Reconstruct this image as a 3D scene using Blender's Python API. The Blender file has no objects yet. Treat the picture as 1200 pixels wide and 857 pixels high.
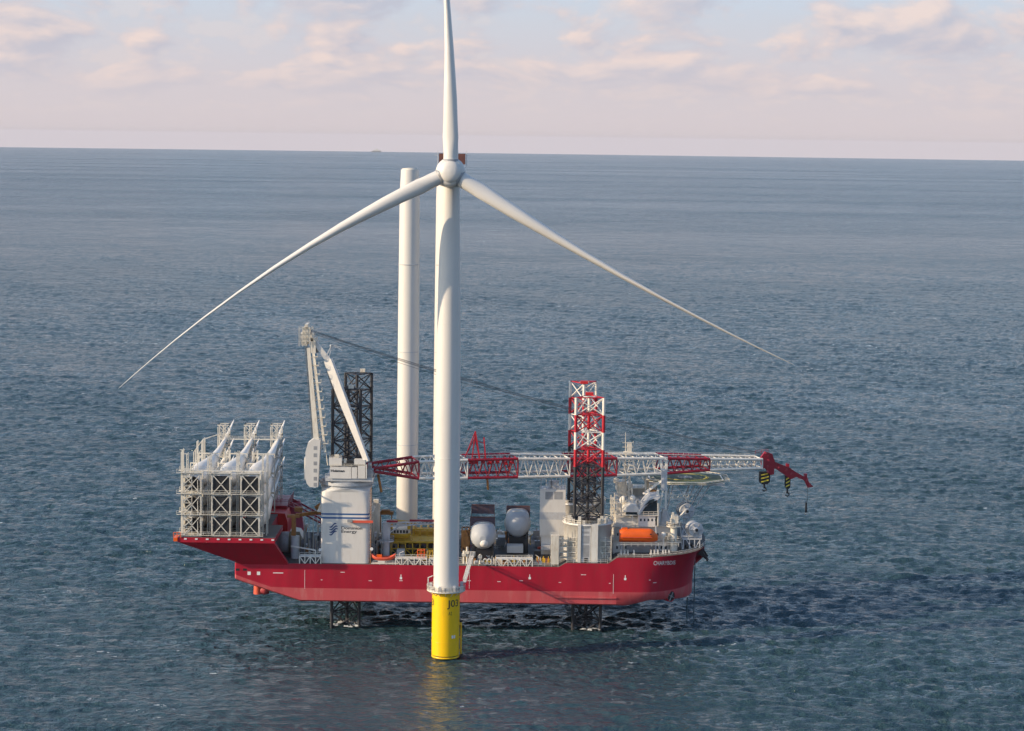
import bpy, math, random
import numpy as np
from mathutils import Vector, Matrix, Euler

random.seed(7)
scene = bpy.context.scene
R = math.radians
# ------------------------------------------------------------------ camera
F = 2650.0            # focal length in pixels of a 1200 px wide picture
CAMZ = 151.0
PITCH = math.atan((428.5 - 163.0) / F)
ROLL = R(0.76)
cam_d = bpy.data.cameras.new("camera"); cam = bpy.data.objects.new("camera", cam_d)
scene.collection.objects.link(cam); scene.camera = cam
cam_d.sensor_width = 36.0; cam_d.lens = 36.0 * F / 1200.0
cam_d.clip_start = 1.0; cam_d.clip_end = 120000.0
CM = (Matrix.Translation((0, 0, CAMZ)) @ Matrix.Rotation(math.pi / 2 - PITCH, 4, 'X') @ Matrix.Rotation(ROLL, 4, 'Z'))
cam.matrix_world = CM
CR = CM.to_3x3(); CI = CM.inverted()

# ------------------------------------------------------------------ light
SUN_EL = R(22.0)
SUN_PHI = R(18.0)                       # light travels mostly to +X and a little to +Y
Ld = Vector((math.cos(SUN_PHI) * math.cos(SUN_EL), math.sin(SUN_PHI) * math.cos(SUN_EL), -math.sin(SUN_EL)))
sun_d = bpy.data.lights.new("sun", 'SUN'); sun = bpy.data.objects.new("sun", sun_d)
scene.collection.objects.link(sun)
sun_d.energy = 4.8; sun_d.angle = R(0.6); sun_d.color = (1.0, 0.785, 0.54)
sun.rotation_euler = Ld.to_track_quat('-Z', 'Y').to_euler(); sun.location = (-200, 200, 300)
scene.view_settings.view_transform = 'Standard'; scene.view_settings.look = 'None'
scene.view_settings.exposure = 0.14; scene.view_settings.gamma = 1.0
scene.view_settings.use_curve_mapping = False
scene.cycles.max_bounces = 6
scene.cycles.volume_bounces = 0

w = bpy.data.worlds.new("World"); scene.world = w; w.use_nodes = True
nt = w.node_tree; nt.nodes.clear()
def N(t, kind, **kw):
    n = t.nodes.new(kind)
    for k, v in kw.items(): setattr(n, k, v)
    return n
sky = N(nt, 'ShaderNodeTexSky', sky_type='NISHITA', sun_disc=False, sun_elevation=SUN_EL,
        air_density=1.0, dust_density=1.5, ozone_density=1.2)
# direction towards the sun: (-cos phi, -sin phi); sky rotation is measured clockwise from +Y
sky.sun_rotation = math.atan2(-Ld.x, -Ld.y)
tc = N(nt, 'ShaderNodeTexCoord'); sep = N(nt, 'ShaderNodeSeparateXYZ')
nt.links.new(tc.outputs['Generated'], sep.inputs[0])
def ramp(t, src, stops, interp='LINEAR'):
    r = N(t, 'ShaderNodeValToRGB'); r.color_ramp.interpolation = interp
    e = r.color_ramp.elements
    while len(e) < len(stops): e.new(0.5)
    for i, (p, c) in enumerate(stops):
        e[i].position = p; e[i].color = c if len(c) == 4 else (*c, 1)
    t.links.new(src, r.inputs[0]); return r
def math_node(t, op, a, b=None, c=None, clamp=False):
    m = N(t, 'ShaderNodeMath', operation=op); m.use_clamp = clamp
    for i, v in enumerate((a, b, c)):
        if v is None: continue
        if isinstance(v, (int, float)): m.inputs[i].default_value = v
        else: t.links.new(v, m.inputs[i])
    return m.outputs[0]
def mixc(t, fac, a, b, mode='MIX'):
    m = N(t, 'ShaderNodeMix', data_type='RGBA', blend_type=mode)
    for sock, v in ((m.inputs[0], fac), (m.inputs[6], a), (m.inputs[7], b)):
        if isinstance(v, (int, float)): sock.default_value = v
        elif isinstance(v, tuple): sock.default_value = (*v, 1)
        else: t.links.new(v, sock)
    return m.outputs[2]
SKYS = 0.10
HAZE = 0.75e-5
el = sep.outputs['Z']
hz = ramp(nt, el, [(0.0, (1, 1, 1)), (0.025, (0.85,) * 3), (0.06, (0.32,) * 3), (0.12, (0.05,) * 3), (0.20, (0, 0, 0))])
k = 1 / SKYS
skyb = mixc(nt, 1.0, sky.outputs[0], (1.50, 1.76, 1.98), 'MULTIPLY')
lowsky = mixc(nt, 1.0, ramp(nt, el, [(0.05, (0.52, 0.625, 0.74)), (0.12, (0.48, 0.69, 0.96))]).outputs[0], (k, k, k), 'MULTIPLY')
top = mixc(nt, ramp(nt, el, [(0.0, (1, 1, 1)), (0.07, (0.9,) * 3), (0.2, (0.35,) * 3), (0.45, (0, 0, 0))]).outputs[0], skyb, lowsky)
base = mixc(nt, hz.outputs[0], top, (0.625 * k, 0.550 * k, 0.565 * k))
# clouds: noise over the dome, flattened towards the horizon
zz = math_node(nt, 'MAXIMUM', math_node(nt, 'ADD', el, 0.030), 0.001)
v = math_node(nt, 'MULTIPLY', math_node(nt, 'LOGARITHM', zz, 2.718), 3.4)
cmb = N(nt, 'ShaderNodeCombineXYZ'); nt.links.new(math_node(nt, 'MULTIPLY', sep.outputs['X'], 21.0), cmb.inputs[0]); nt.links.new(v, cmb.inputs[1]); nt.links.new(math_node(nt, 'MULTIPLY', sep.outputs['Y'], 4.0), cmb.inputs[2])
def cloud(loc, detail=8.0, rough=0.52):
    mp = N(nt, 'ShaderNodeMapping'); mp.inputs['Location'].default_value = loc
    nt.links.new(cmb.outputs[0], mp.inputs[0])
    n = N(nt, 'ShaderNodeTexNoise'); n.inputs['Scale'].default_value = 1.0; n.inputs['Detail'].default_value = detail
    n.inputs['Roughness'].default_value = rough; n.inputs['Distortion'].default_value = 0.25
    nt.links.new(mp.outputs[0], n.inputs['Vector']); return n.outputs['Fac']
c1 = cloud((9.1, 4.2, 6.0)); c2 = cloud((9.1 - 0.12, 4.2 + 0.18, 6.0))
m1 = ramp(nt, c1, [(0.435, (0, 0, 0)), (0.56, (1, 1, 1))], 'EASE')
fade = ramp(nt, el, [(0.010, (0, 0, 0)), (0.040, (1, 1, 1)), (0.15, (0.6,) * 3), (0.4, (0.0,) * 3)])
lit = math_node(nt, 'MULTIPLY_ADD', math_node(nt, 'SUBTRACT', c1, c2), 5.0, 0.35, clamp=True)
ccol = mixc(nt, lit, (0.47 * k, 0.465 * k, 0.545 * k), (0.86 * k, 0.67 * k, 0.59 * k))
cf = math_node(nt, 'MULTIPLY', m1.outputs[0], fade.outputs[0])
cf = math_node(nt, 'MULTIPLY', cf, 0.68)
mp3 = N(nt, 'ShaderNodeMapping'); mp3.inputs['Location'].default_value = (2.3, 7.7, 1.0); mp3.inputs['Scale'].default_value = (1.9, 1.5, 1.0); nt.links.new(cmb.outputs[0], mp3.inputs[0])
n3c = N(nt, 'ShaderNodeTexNoise'); n3c.inputs['Scale'].default_value = 1.0; n3c.inputs['Detail'].default_value = 7.0; n3c.inputs['Roughness'].default_value = 0.55; nt.links.new(mp3.outputs[0], n3c.inputs['Vector'])
m3 = ramp(nt, n3c.outputs['Fac'], [(0.46, (0, 0, 0)), (0.60, (1, 1, 1))], 'EASE')
fade3 = ramp(nt, el, [(0.006, (0, 0, 0)), (0.022, (1, 1, 1)), (0.15, (0.6,) * 3), (0.4, (0.0,) * 3)])
lay = mixc(nt, math_node(nt, 'MULTIPLY', math_node(nt, 'MULTIPLY', m3.outputs[0], fade3.outputs[0]), 0.27), base, mixc(nt, m3.outputs[0], (0.52 * k, 0.50 * k, 0.56 * k), (0.76 * k, 0.63 * k, 0.58 * k)))
skyc = mixc(nt, cf, lay, ccol)
bg = N(nt, 'ShaderNodeBackground'); bg.inputs[1].default_value = SKYS
out = N(nt, 'ShaderNodeOutputWorld')
nt.links.new(skyc, bg.inputs[0]); nt.links.new(bg.outputs[0], out.inputs[0])

# ------------------------------------------------------------------ pixel -> point on the plane y = Y
def at(px, py, Y):
    d = CR @ Vector(((px - 600.0) / F, -(py - 428.5) / F, -1.0))
    t = Y / d.y
    return Vector((d.x * t, Y, CAMZ + d.z * t))
def proj(p):
    q = CI @ Vector(p)
    return 600 + F * q.x / -q.z, 428.5 - F * q.y / -q.z

# ------------------------------------------------------------------ materials
MATS = {}
def mat(name, col, rough=0.5, metal=0.0, var=0.12, scale=0.35, dirt=None, dirt_amt=0.0, bump=0.0, streak=False, spec=0.5, coat=0.0):
    m = bpy.data.materials.new(name); m.use_nodes = True; t = m.node_tree
    b = t.nodes['Principled BSDF']
    b.inputs['Roughness'].default_value = rough; b.inputs['Metallic'].default_value = metal
    b.inputs['Specular IOR Level'].default_value = spec; b.inputs['Coat Weight'].default_value = coat
    g = N(t, 'ShaderNodeNewGeometry')
    mp = N(t, 'ShaderNodeMapping'); t.links.new(g.outputs['Position'], mp.inputs[0])
    mp.inputs['Scale'].default_value = (1, 1, 0.22) if streak else (1, 1, 1)
    n = N(t, 'ShaderNodeTexNoise'); n.inputs['Scale'].default_value = scale; n.inputs['Detail'].default_value = 6
    t.links.new(mp.outputs[0], n.inputs['Vector'])
    lo = tuple(c * (1 - var) for c in col); hi = tuple(min(1, c * (1 + var)) for c in col)
    r = ramp(t, n.outputs['Fac'], [(0.3, lo), (0.7, hi)])
    c = r.outputs[0]
    if dirt:
        n2 = N(t, 'ShaderNodeTexNoise'); n2.inputs['Scale'].default_value = scale * 3.1; n2.inputs['Detail'].default_value = 8
        n2.inputs['Roughness'].default_value = 0.65
        t.links.new(mp.outputs[0], n2.inputs['Vector'])
        r2 = ramp(t, n2.outputs['Fac'], [(0.50, (0, 0, 0)), (0.72, (dirt_amt,) * 3)])
        c = mixc(t, r2.outputs[0], c, dirt)
    t.links.new(c, b.inputs['Base Color'])
    rr = math_node(t, 'MULTIPLY_ADD', n.outputs['Fac'], 0.25, rough - 0.12, clamp=True)
    t.links.new(rr, b.inputs['Roughness'])
    MATS[name] = m; return m
mat('tower_white', (0.68, 0.65, 0.60), 0.38, var=0.03, scale=0.08, dirt=(0.5, 0.47, 0.40), dirt_amt=0.22, streak=True)
mat('blade_white', (0.68, 0.65, 0.60), 0.35, var=0.03, scale=0.1)
mat('paint_white', (0.74, 0.71, 0.64), 0.45, var=0.08, scale=0.5, dirt=(0.40, 0.28, 0.17), dirt_amt=0.35, streak=True)
mat('panel_white', (0.68, 0.655, 0.61), 0.45, var=0.05, scale=0.3, dirt=(0.45, 0.38, 0.28), dirt_amt=0.22, streak=True)
mat('cream', (0.68, 0.635, 0.54), 0.5, var=0.12, scale=0.6, dirt=(0.35, 0.22, 0.1), dirt_amt=0.45, streak=True)
mat('rack_steel', (0.66, 0.63, 0.55), 0.5, var=0.12, scale=0.6, dirt=(0.38, 0.24, 0.12), dirt_amt=0.4, streak=True)
mat('hull_red', (0.40, 0.006, 0.026), 0.42, var=0.13, scale=0.26, dirt=(0.25, 0.03, 0.035), dirt_amt=0.5, streak=True)
mat('boot_red', (0.50, 0.070, 0.08), 0.55, var=0.12, scale=0.16, dirt=(0.52, 0.20, 0.18), dirt_amt=0.55, streak=True)
mat('boom_red', (0.30, 0.01, 0.025), 0.42, var=0.12, scale=0.4)
mat('bright_red', (0.55, 0.02, 0.02), 0.45, var=0.12, scale=0.4)
mat('leg_red', (0.45, 0.012, 0.025), 0.45, var=0.12, scale=0.4)
mat('leg_dark', (0.025, 0.028, 0.035), 0.5, var=0.3, scale=0.6, dirt=(0.12, 0.06, 0.03), dirt_amt=0.35)
mat('tp_yellow', (0.88, 0.54, 0.004), 0.35, var=0.05, scale=0.2, dirt=(0.5, 0.30, 0.03), dirt_amt=0.3, streak=True)
mat('tool_yellow', (0.62, 0.38, 0.03), 0.5, var=0.15, scale=0.6, dirt=(0.25, 0.13, 0.03), dirt_amt=0.4)
mat('deck_gray', (0.10, 0.095, 0.09), 0.7, var=0.25, scale=0.25, dirt=(0.16, 0.10, 0.07), dirt_amt=0.5)
mat('steel_gray', (0.30, 0.31, 0.32), 0.45, var=0.15, scale=0.5, dirt=(0.25, 0.17, 0.11), dirt_amt=0.35)
mat('light_gray', (0.50, 0.51, 0.52), 0.45, var=0.1, scale=0.5, dirt=(0.33, 0.25, 0.18), dirt_amt=0.3)
mat('dark', (0.018, 0.018, 0.02), 0.5, var=0.3)
mat('glass', (0.03, 0.045, 0.055), 0.12, var=0.2)
mat('cooler', (0.07, 0.05, 0.07), 0.6, var=0.2, scale=1.2)
mat('cooler_red', (0.12, 0.045, 0.035), 0.6, var=0.2, scale=1.2)
mat('orange', (0.80, 0.12, 0.006), 0.4, var=0.05, scale=0.8)
mat('orange_red', (0.66, 0.10, 0.05), 0.5, var=0.08, scale=0.8)
mat('rust', (0.34, 0.15, 0.04), 0.65, var=0.25, scale=0.8)
mat('olive', (0.17, 0.15, 0.10), 0.75, var=0.2, scale=0.6)
mat('wood', (0.42, 0.33, 0.2), 0.7, var=0.2, scale=0.8)
mat('navy', (0.02, 0.05, 0.16), 0.5, var=0.05)
mat('blue_stripe', (0.03, 0.11, 0.27), 0.5, var=0.05)
mat('black_ink', (0.02, 0.02, 0.022), 0.5, var=0.05)
mat('mark_white', (0.78, 0.78, 0.76), 0.5, var=0.05)
mat('heli_green', (0.10, 0.14, 0.09), 0.7, var=0.2, scale=0.5)
mat('heli_yellow', (0.75, 0.58, 0.06), 0.6, var=0.1, scale=0.6)
mat('cover_gray', (0.40, 0.42, 0.44), 0.55, var=0.06, scale=0.4)
mat('cable_dark', (0.09, 0.095, 0.10), 0.5, var=0.2)
mat('rope_teal', (0.05, 0.10, 0.12), 0.6, var=0.2)
mat('foam_white', (0.72, 0.75, 0.75), 0.8, var=0.15, scale=1.5)

# ------------------------------------------------------------------ mesh builder
class MB:
    def __init__(s): s.v = []; s.f = []; s.m = []; s.sm = []
    def add(s, vs, fs, mi=0, smooth=False):
        o = len(s.v); s.v.extend([Vector(p) for p in vs])
        for f in fs:
            s.f.append([i + o for i in f]); s.m.append(mi); s.sm.append(smooth)
    def box(s, a, b, mi=0):
        x0, x1 = sorted((a[0], b[0])); y0, y1 = sorted((a[1], b[1])); z0, z1 = sorted((a[2], b[2]))
        vs = [(x, y, z) for z in (z0, z1) for y in (y0, y1) for x in (x0, x1)]
        s.add(vs, [(0, 2, 3, 1), (4, 5, 7, 6), (0, 1, 5, 4), (2, 6, 7, 3), (0, 4, 6, 2), (1, 3, 7, 5)], mi); return s
    def pb(s, x0, x1, y0, y1, Y, depth, mi=0):
        """box whose near face covers the photo rectangle x0..x1, y0..y1 at distance Y"""
        a = at(x0, y1, Y); b = at(x1, y0, Y)
        c = at((x0 + x1) / 2, y1, Y).z; d = at((x0 + x1) / 2, y0, Y).z
        s.box((a.x, Y, c), (b.x, Y + depth, d), mi); return s
    def beam(s, p, q, wd, ht=None, mi=0, wd2=None, ht2=None):
        p = Vector(p); q = Vector(q); d = (q - p)
        if d.length < 1e-6: return s
        d.normalize(); up = Vector((0, 0, 1))
        if abs(d.z) > 0.95: up = Vector((0, 1, 0))
        a = d.cross(up).normalized(); b = a.cross(d).normalized()
        ht = ht or wd; wd2 = wd2 or wd; ht2 = ht2 or ht
        vs = []
        for c, w_, h_ in ((p, wd, ht), (q, wd2, ht2)):
            for sx, sy in ((-1, -1), (1, -1), (1, 1), (-1, 1)): vs.append(c + a * sx * w_ / 2 + b * sy * h_ / 2)
        s.add(vs, [(0, 1, 2, 3), (7, 6, 5, 4), (0, 4, 5, 1), (1, 5, 6, 2), (2, 6, 7, 3), (3, 7, 4, 0)], mi); return s
    def tube(s, p, q, r, r2=None, n=8, mi=0, caps=True, smooth=True):
        p = Vector(p); q = Vector(q); r2 = r if r2 is None else r2
        d = (q - p).normalized(); up = Vector((0, 0, 1)) if abs(d.z) < 0.95 else Vector((0, 1, 0))
        a = d.cross(up).normalized(); b = a.cross(d)
        vs = []
        for c, rr in ((p, r), (q, r2)):
            for i in range(n):
                t = 2 * math.pi * i / n; vs.append(c + (a * math.cos(t) + b * math.sin(t)) * rr)
        s.add(vs, [(i, (i + 1) % n, n + (i + 1) % n, n + i) for i in range(n)], mi, smooth)
        if caps: s.add(vs, [tuple(range(n - 1, -1, -1)), tuple(range(n, 2 * n))], mi)
        return s
    def loft(s, rings, mis=0, smooth=True, cap=True, closed=True):
        n = len(rings[0]); vs = [p for r in rings for p in r]
        for k in range(len(rings) - 1):
            mi = mis[k] if isinstance(mis, (list, tuple)) else mis
            fs = []
            for i in range(n if closed else n - 1):
                j = (i + 1) % n; fs.append((k * n + i, k * n + j, (k + 1) * n + j, (k + 1) * n + i))
            o = len(s.v) if k == 0 else o0
            if k == 0: o0 = o; s.v.extend([Vector(p) for p in vs])
            for f in fs: s.f.append([i + o0 for i in f]); s.m.append(mi); s.sm.append(smooth)
        if cap:
            m0 = mis[0] if isinstance(mis, (list, tuple)) else mis
            m1_ = mis[-1] if isinstance(mis, (list, tuple)) else mis
            s.add(rings[0], [tuple(range(n - 1, -1, -1))], m0); s.add(rings[-1], [tuple(range(n))], m1_)
        return s
    def rev(s, c, axis, prof, n=24, mis=0, cap=True):
        """surface of revolution: prof = [(distance along axis, radius)]"""
        c = Vector(c); d = Vector(axis).normalized(); up = Vector((0, 0, 1)) if abs(d.z) < 0.95 else Vector((0, 1, 0))
        a = d.cross(up).normalized(); b = a.cross(d)
        rings = [[c + d * t + (a * math.cos(2 * math.pi * i / n) + b * math.sin(2 * math.pi * i / n)) * max(r, 1e-3) for i in range(n)] for t, r in prof]
        return s.loft(rings, mis, cap=cap)
    def prism(s, poly, ext, mi=0):
        n = len(poly); e = Vector(ext); vs = [Vector(p) for p in poly] + [Vector(p) + e for p in poly]
        s.add(vs, [tuple(range(n)), tuple(range(2 * n - 1, n - 1, -1))] + [(i, n + i, n + (i + 1) % n, (i + 1) % n) for i in range(n)], mi); return s
    def rail(s, pts, h=1.1, r=0.06, step=2.0, mi=0, nr=2):
        for a, b in zip(pts[:-1], pts[1:]):
            a = Vector(a); b = Vector(b); L = (b - a).length; n = max(1, int(L / step))
            for k in range(1, nr + 1): z = Vector((0, 0, h * k / nr)); s.beam(a + z, b + z, r * 1.6, mi=mi)
            for i in range(n + 1): p = a.lerp(b, i / n); s.beam(p, p + Vector((0, 0, h)), r * 1.6, mi=mi)
        return s
    def truss(s, a0, a1, b0, b1, n, r, mi=0, x=True):
        """lacing between line a0-a1 and line b0-b1"""
        a0, a1, b0, b1 = map(Vector, (a0, a1, b0, b1))
        for i in range(n):
            p0 = a0.lerp(a1, i / n); p1 = a0.lerp(a1, (i + 1) / n); q0 = b0.lerp(b1, i / n); q1 = b0.lerp(b1, (i + 1) / n)
            if x: s.beam(p0, q1, r, mi=mi); s.beam(q0, p1, r, mi=mi)
            else:
                if i % 2 == 0: s.beam(p0, q1, r, mi=mi)
                else: s.beam(q0, p1, r, mi=mi)
        return s
    def build(s, name, m, parent=None, loc=None):
        me = bpy.data.meshes.new(name)
        if parent is not None: o0 = world_loc(parent)
        elif loc is not None: o0 = Vector(loc)
        else:
            xs = [p.x for p in s.v]; ys = [p.y for p in s.v]; o0 = Vector(((min(xs) + max(xs)) / 2, (min(ys) + max(ys)) / 2, min(p.z for p in s.v)))
        me.from_pydata([tuple(p - o0) for p in s.v], [], s.f)
        ms = m if isinstance(m, (list, tuple)) else [m]
        for x_ in ms: me.materials.append(MATS[x_])
        me.polygons.foreach_set('material_index', s.m); me.polygons.foreach_set('use_smooth', s.sm)
        me.update()
        o = bpy.data.objects.new(name, me); scene.collection.objects.link(o)
        if parent is not None: o.parent = parent
        else: o.location = o0
        return o
def world_loc(o):
    p = Vector(o.location)
    while o.parent: o = o.parent; p += Vector(o.location)
    return p
def tag(o, label=None, cat=None, group=None, kind=None):
    if label: o['label'] = label
    if cat: o['category'] = cat
    if group: o['group'] = group
    if kind: o['kind'] = kind
    return o
def thing(name, loc, label, cat, group=None):
    o = bpy.data.objects.new(name, None); o.location = loc; o.empty_display_size = 2
    scene.collection.objects.link(o); return tag(o, label, cat, group)
def copy_tree(o, parent=None):
    c = o.copy(); scene.collection.objects.link(c); c.parent = parent
    for ch in [x for x in bpy.data.objects if x.parent == o]: copy_tree(ch, c)
    return c
def circle(c, r, n=24, z=None):
    return [Vector((c[0] + r * math.cos(2 * math.pi * i / n), c[1] + r * math.sin(2 * math.pi * i / n), c[2] if z is None else z)) for i in range(n)]
def text_pts(txt, size, bold=0.0):
    cu = bpy.data.curves.new('lettering', 'FONT'); cu.body = txt; cu.size = size; cu.offset = bold; cu.resolution_u = 3
    ob = bpy.data.objects.new('lettering', cu); scene.collection.objects.link(ob)
    dg = bpy.context.evaluated_depsgraph_get(); dg.update()
    me = bpy.data.meshes.new_from_object(ob.evaluated_get(dg))
    vs = [v_.co.copy() for v_ in me.vertices]; fs = [tuple(p.vertices) for p in me.polygons]
    bpy.data.objects.remove(ob); bpy.data.curves.remove(cu); bpy.data.meshes.remove(me)
    x0 = min(p.x for p in vs); x1 = max(p.x for p in vs); y0 = min(p.y for p in vs); y1 = max(p.y for p in vs)
    return [((p.x - x0), (p.y - y0)) for p in vs], fs, x1 - x0, y1 - y0
def text_on(txt, size, m, parent, fn, name='lettering', width=None, bold=0.0, height=None):
    """lettering mapped by fn(u, v) -> world point; stretched to width / height when given"""
    vs, fs, tw, th = text_pts(txt, size, bold)
    sx = (width / tw) if width else 1; sy = (height / th) if height else sx
    mb = MB(); mb.add([fn(a * sx, b * sy) for a, b in vs], fs)
    return mb.build(name, m, parent)

# ------------------------------------------------------------------ sea: one sheet with real swell near by, curving away to the horizon
RE = 6371000 * 7 / 6
def build_sea():
    rng = np.random.default_rng(11)
    xs = np.arange(-400, 401, 0.80)
    ys = [430.0]
    while ys[-1] < 4200: ys.append(ys[-1] + 0.85 + max(0, (ys[-1] - 700)) * 0.0024)
    ys = np.array(ys); U, Y = np.meshgrid(xs, ys); X = U * (1 + np.maximum(0, Y - 900) / 1900)
    Z = np.zeros_like(X); DX = np.zeros_like(X); DY = np.zeros_like(X)
    th0 = R(72)
    for i in range(91):
        lam = 2.9 * (40 / 2.9) ** (i / 90)
        th = th0 + rng.normal(0, 0.62); k_ = 2 * math.pi / lam
        a = 0.0215 * lam ** 0.38 * (1.0 if lam < 8 else 0.55) * rng.uniform(0.6, 1.4); ph = rng.random() * 2 * math.pi
        arg = k_ * (X * math.cos(th) + Y * math.sin(th)) + ph
        Z += a * np.sin(arg); c = a * np.cos(arg) * 0.9
        DX += c * math.cos(th); DY += c * math.sin(th)
    # gusts: wave height varies over the surface
    g = 1 + 0.22 * np.sin(X / 61 + 0.7 * np.sin(Y / 83)) * np.sin(Y / 97 + 1.3) + 0.14 * np.sin(X / 23 + Y / 41)
    tp = np.clip((U + 400) / 60, 0, 1) * np.clip((400 - U) / 60, 0, 1) * np.clip((Y - 430) / 40, 0, 1) * np.clip((4200 - Y) / 2200, 0, 1)
    calm = np.exp(-((((X + 22) / 80) ** 2 + ((Y - 598) / 46) ** 2) ** 1.5)); g = g * (1 - 0.62 * calm)
    Z *= g * tp; DX *= g * tp; DY *= g * tp
    ny, nx = X.shape
    Zc = Z - (X ** 2 + Y ** 2) / (2 * RE)
    vs = np.stack([X + DX, Y + DY, Zc], -1).reshape(-1, 3)
    idx = np.arange(nx * ny).reshape(ny, nx)
    q = np.stack([idx[:-1, :-1], idx[:-1, 1:], idx[1:, 1:], idx[1:, :-1]], -1).reshape(-1, 4)
    loop = list(idx[0, :]) + list(idx[1:, -1]) + list(idx[-1, -2::-1]) + list(idx[-2:0, 0][::-1]) if False else \
        list(idx[0, :]) + list(idx[1:, -1]) + list(idx[-1, :-1][::-1]) + list(idx[1:-1, 0][::-1])
    loop = np.array(loop); P = vs[loop][:, :2]; c0 = np.array([0.0, 2300.0])
    extra = []; faces = [q]; prev = loop; base_n = len(vs); off = base_n
    d = P - c0; ang = np.arctan2(d[:, 1], d[:, 0]); rad = np.linalg.norm(d, axis=1)
    sc_ = [60, 180, 400, 800, 1500, 2600, 4200, 6500, 9500, 13500, 18500, 24500, 31000, 38000, 46000, 56000]
    for s_ in sc_:
        t_ = min(1, s_ / 3000.0)
        rr = (rad + s_) * (1 - t_) + (2600 + s_) * t_
        pts = c0 + np.stack([np.cos(ang), np.sin(ang)], -1) * rr[:, None]
        z = -(pts ** 2).sum(1) / (2 * RE)
        extra.append(np.column_stack([pts, z])); cur = np.arange(len(loop)) + off; off += len(loop)
        faces.append(np.stack([prev, cur, np.roll(cur, -1), np.roll(prev, -1)], -1)); prev = cur
    vs = np.vstack([vs] + extra); fs = np.vstack(faces)
    me = bpy.data.meshes.new('sea'); me.vertices.add(len(vs)); me.vertices.foreach_set('co', vs.ravel())
    me.loops.add(fs.size); me.loops.foreach_set('vertex_index', fs.ravel().astype(np.int32))
    me.polygons.add(len(fs)); me.polygons.foreach_set('loop_start', np.arange(0, fs.size, 4, dtype=np.int32))
    me.polygons.foreach_set('loop_total', np.full(len(fs), 4, dtype=np.int32))
    me.polygons.foreach_set('use_smooth', np.ones(len(fs), dtype=bool)); me.update(calc_edges=True)
    me.validate()
    o = bpy.data.objects.new('sea', me); scene.collection.objects.link(o); tag(o, kind='structure')
    m = bpy.data.materials.new('sea_water'); m.use_nodes = True; t = m.node_tree; b = t.nodes['Principled BSDF']
    b.inputs['IOR'].default_value = 1.34
    g = N(t, 'ShaderNodeNewGeometry')
    def nz(scale, sc3, detail, rough=0.6, rot=0.0):
        mp = N(t, 'ShaderNodeMapping'); mp.inputs['Scale'].default_value = sc3; mp.inputs['Rotation'].default_value = (0, 0, rot)
        t.links.new(g.outputs['Position'], mp.inputs[0])
        n = N(t, 'ShaderNodeTexNoise'); n.inputs['Scale'].default_value = scale; n.inputs['Detail'].default_value = detail
        n.inputs['Roughness'].default_value = rough; t.links.new(mp.outputs[0], n.inputs['Vector']); return n.outputs['Fac']
    n1 = nz(0.75, (0.7, 1, 1), 4, 0.55, R(-18)); n2 = nz(0.27, (0.75, 1, 1), 5, 0.60, R(-14)); n3 = nz(0.0016, (0.30, 1, 1), 7, 0.62, R(3))
    n5 = nz(0.035, (0.30, 1, 1), 6, 0.7, R(-4))
    h = math_node(t, 'ADD', math_node(t, 'MULTIPLY', n1, 1.25), math_node(t, 'MULTIPLY', n2, 3.2))
    bp = N(t, 'ShaderNodeBump'); bp.inputs['Strength'].default_value = 1.0; bp.inputs['Distance'].default_value = 0.95
    # wind patches
    wp = ramp(t, n3, [(0.35, (0.7,) * 3), (0.65, (1.0,) * 3)])
    sb = N(t, 'ShaderNodeVectorMath', operation='SUBTRACT'); t.links.new(g.outputs['Position'], sb.inputs[0]); sb.inputs[1].default_value = (-22, 598, 0)
    mlt = N(t, 'ShaderNodeVectorMath', operation='MULTIPLY'); t.links.new(sb.outputs[0], mlt.inputs[0]); mlt.inputs[1].default_value = (1 / 100, 1 / 58, 0)
    cl = N(t, 'ShaderNodeVectorMath', operation='LENGTH'); t.links.new(mlt.outputs[0], cl.inputs[0])
    cr = ramp(t, cl.outputs['Value'], [(0.35, (0.42,) * 3), (1.0, (1, 1, 1))], 'EASE')
    t.links.new(math_node(t, 'MULTIPLY', wp.outputs[0], cr.outputs[0]), bp.inputs['Strength'])
    t.links.new(h, bp.inputs['Height']); t.links.new(bp.outputs[0], b.inputs['Normal'])
    n4 = nz(0.004, (0.5, 1, 1), 3)
    col = ramp(t, n4, [(0.35, (0.022, 0.052, 0.062)), (0.65, (0.028, 0.063, 0.076))])
    f1 = nz(0.30, (0.5, 1, 1), 5, 0.7); f2 = nz(0.021, (0.6, 1, 1), 3)
    fo = math_node(t, 'ADD', math_node(t, 'MULTIPLY', f1, 0.62), math_node(t, 'MULTIPLY', f2, 0.38))
    fr = ramp(t, fo, [(0.636, (0, 0, 0)), (0.658, (1, 1, 1))])
    c = mixc(t, fr.outputs[0], col.outputs[0], (0.6, 0.64, 0.66))
    t.links.new(c, b.inputs['Base Color'])
    rv = math_node(t, 'ADD', math_node(t, 'MULTIPLY', n3, 0.26), math_node(t, 'MULTIPLY', n5, 0.40))
    n6 = nz(0.17, (0.35, 1, 1), 4, 0.6, R(-8))
    rv = math_node(t, 'ADD', rv, math_node(t, 'MULTIPLY', n6, 0.30))
    rv = math_node(t, 'MAXIMUM', math_node(t, 'ADD', rv, -0.38), 0.035)
    ln = N(t, 'ShaderNodeVectorMath', operation='LENGTH'); t.links.new(g.outputs['Position'], ln.inputs[0])
    mr = N(t, 'ShaderNodeMapRange'); mr.inputs[1].default_value = 1200; mr.inputs[2].default_value = 5000; mr.inputs[3].default_value = 0.0; mr.inputs[4].default_value = 0.13
    t.links.new(ln.outputs['Value'], mr.inputs[0]); rv = math_node(t, 'ADD', rv, mr.outputs[0])
    r_ = math_node(t, 'MULTIPLY_ADD', fr.outputs[0], 0.4, rv); t.links.new(r_, b.inputs['Roughness'])
    me.materials.append(m)
build_sea()

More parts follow.
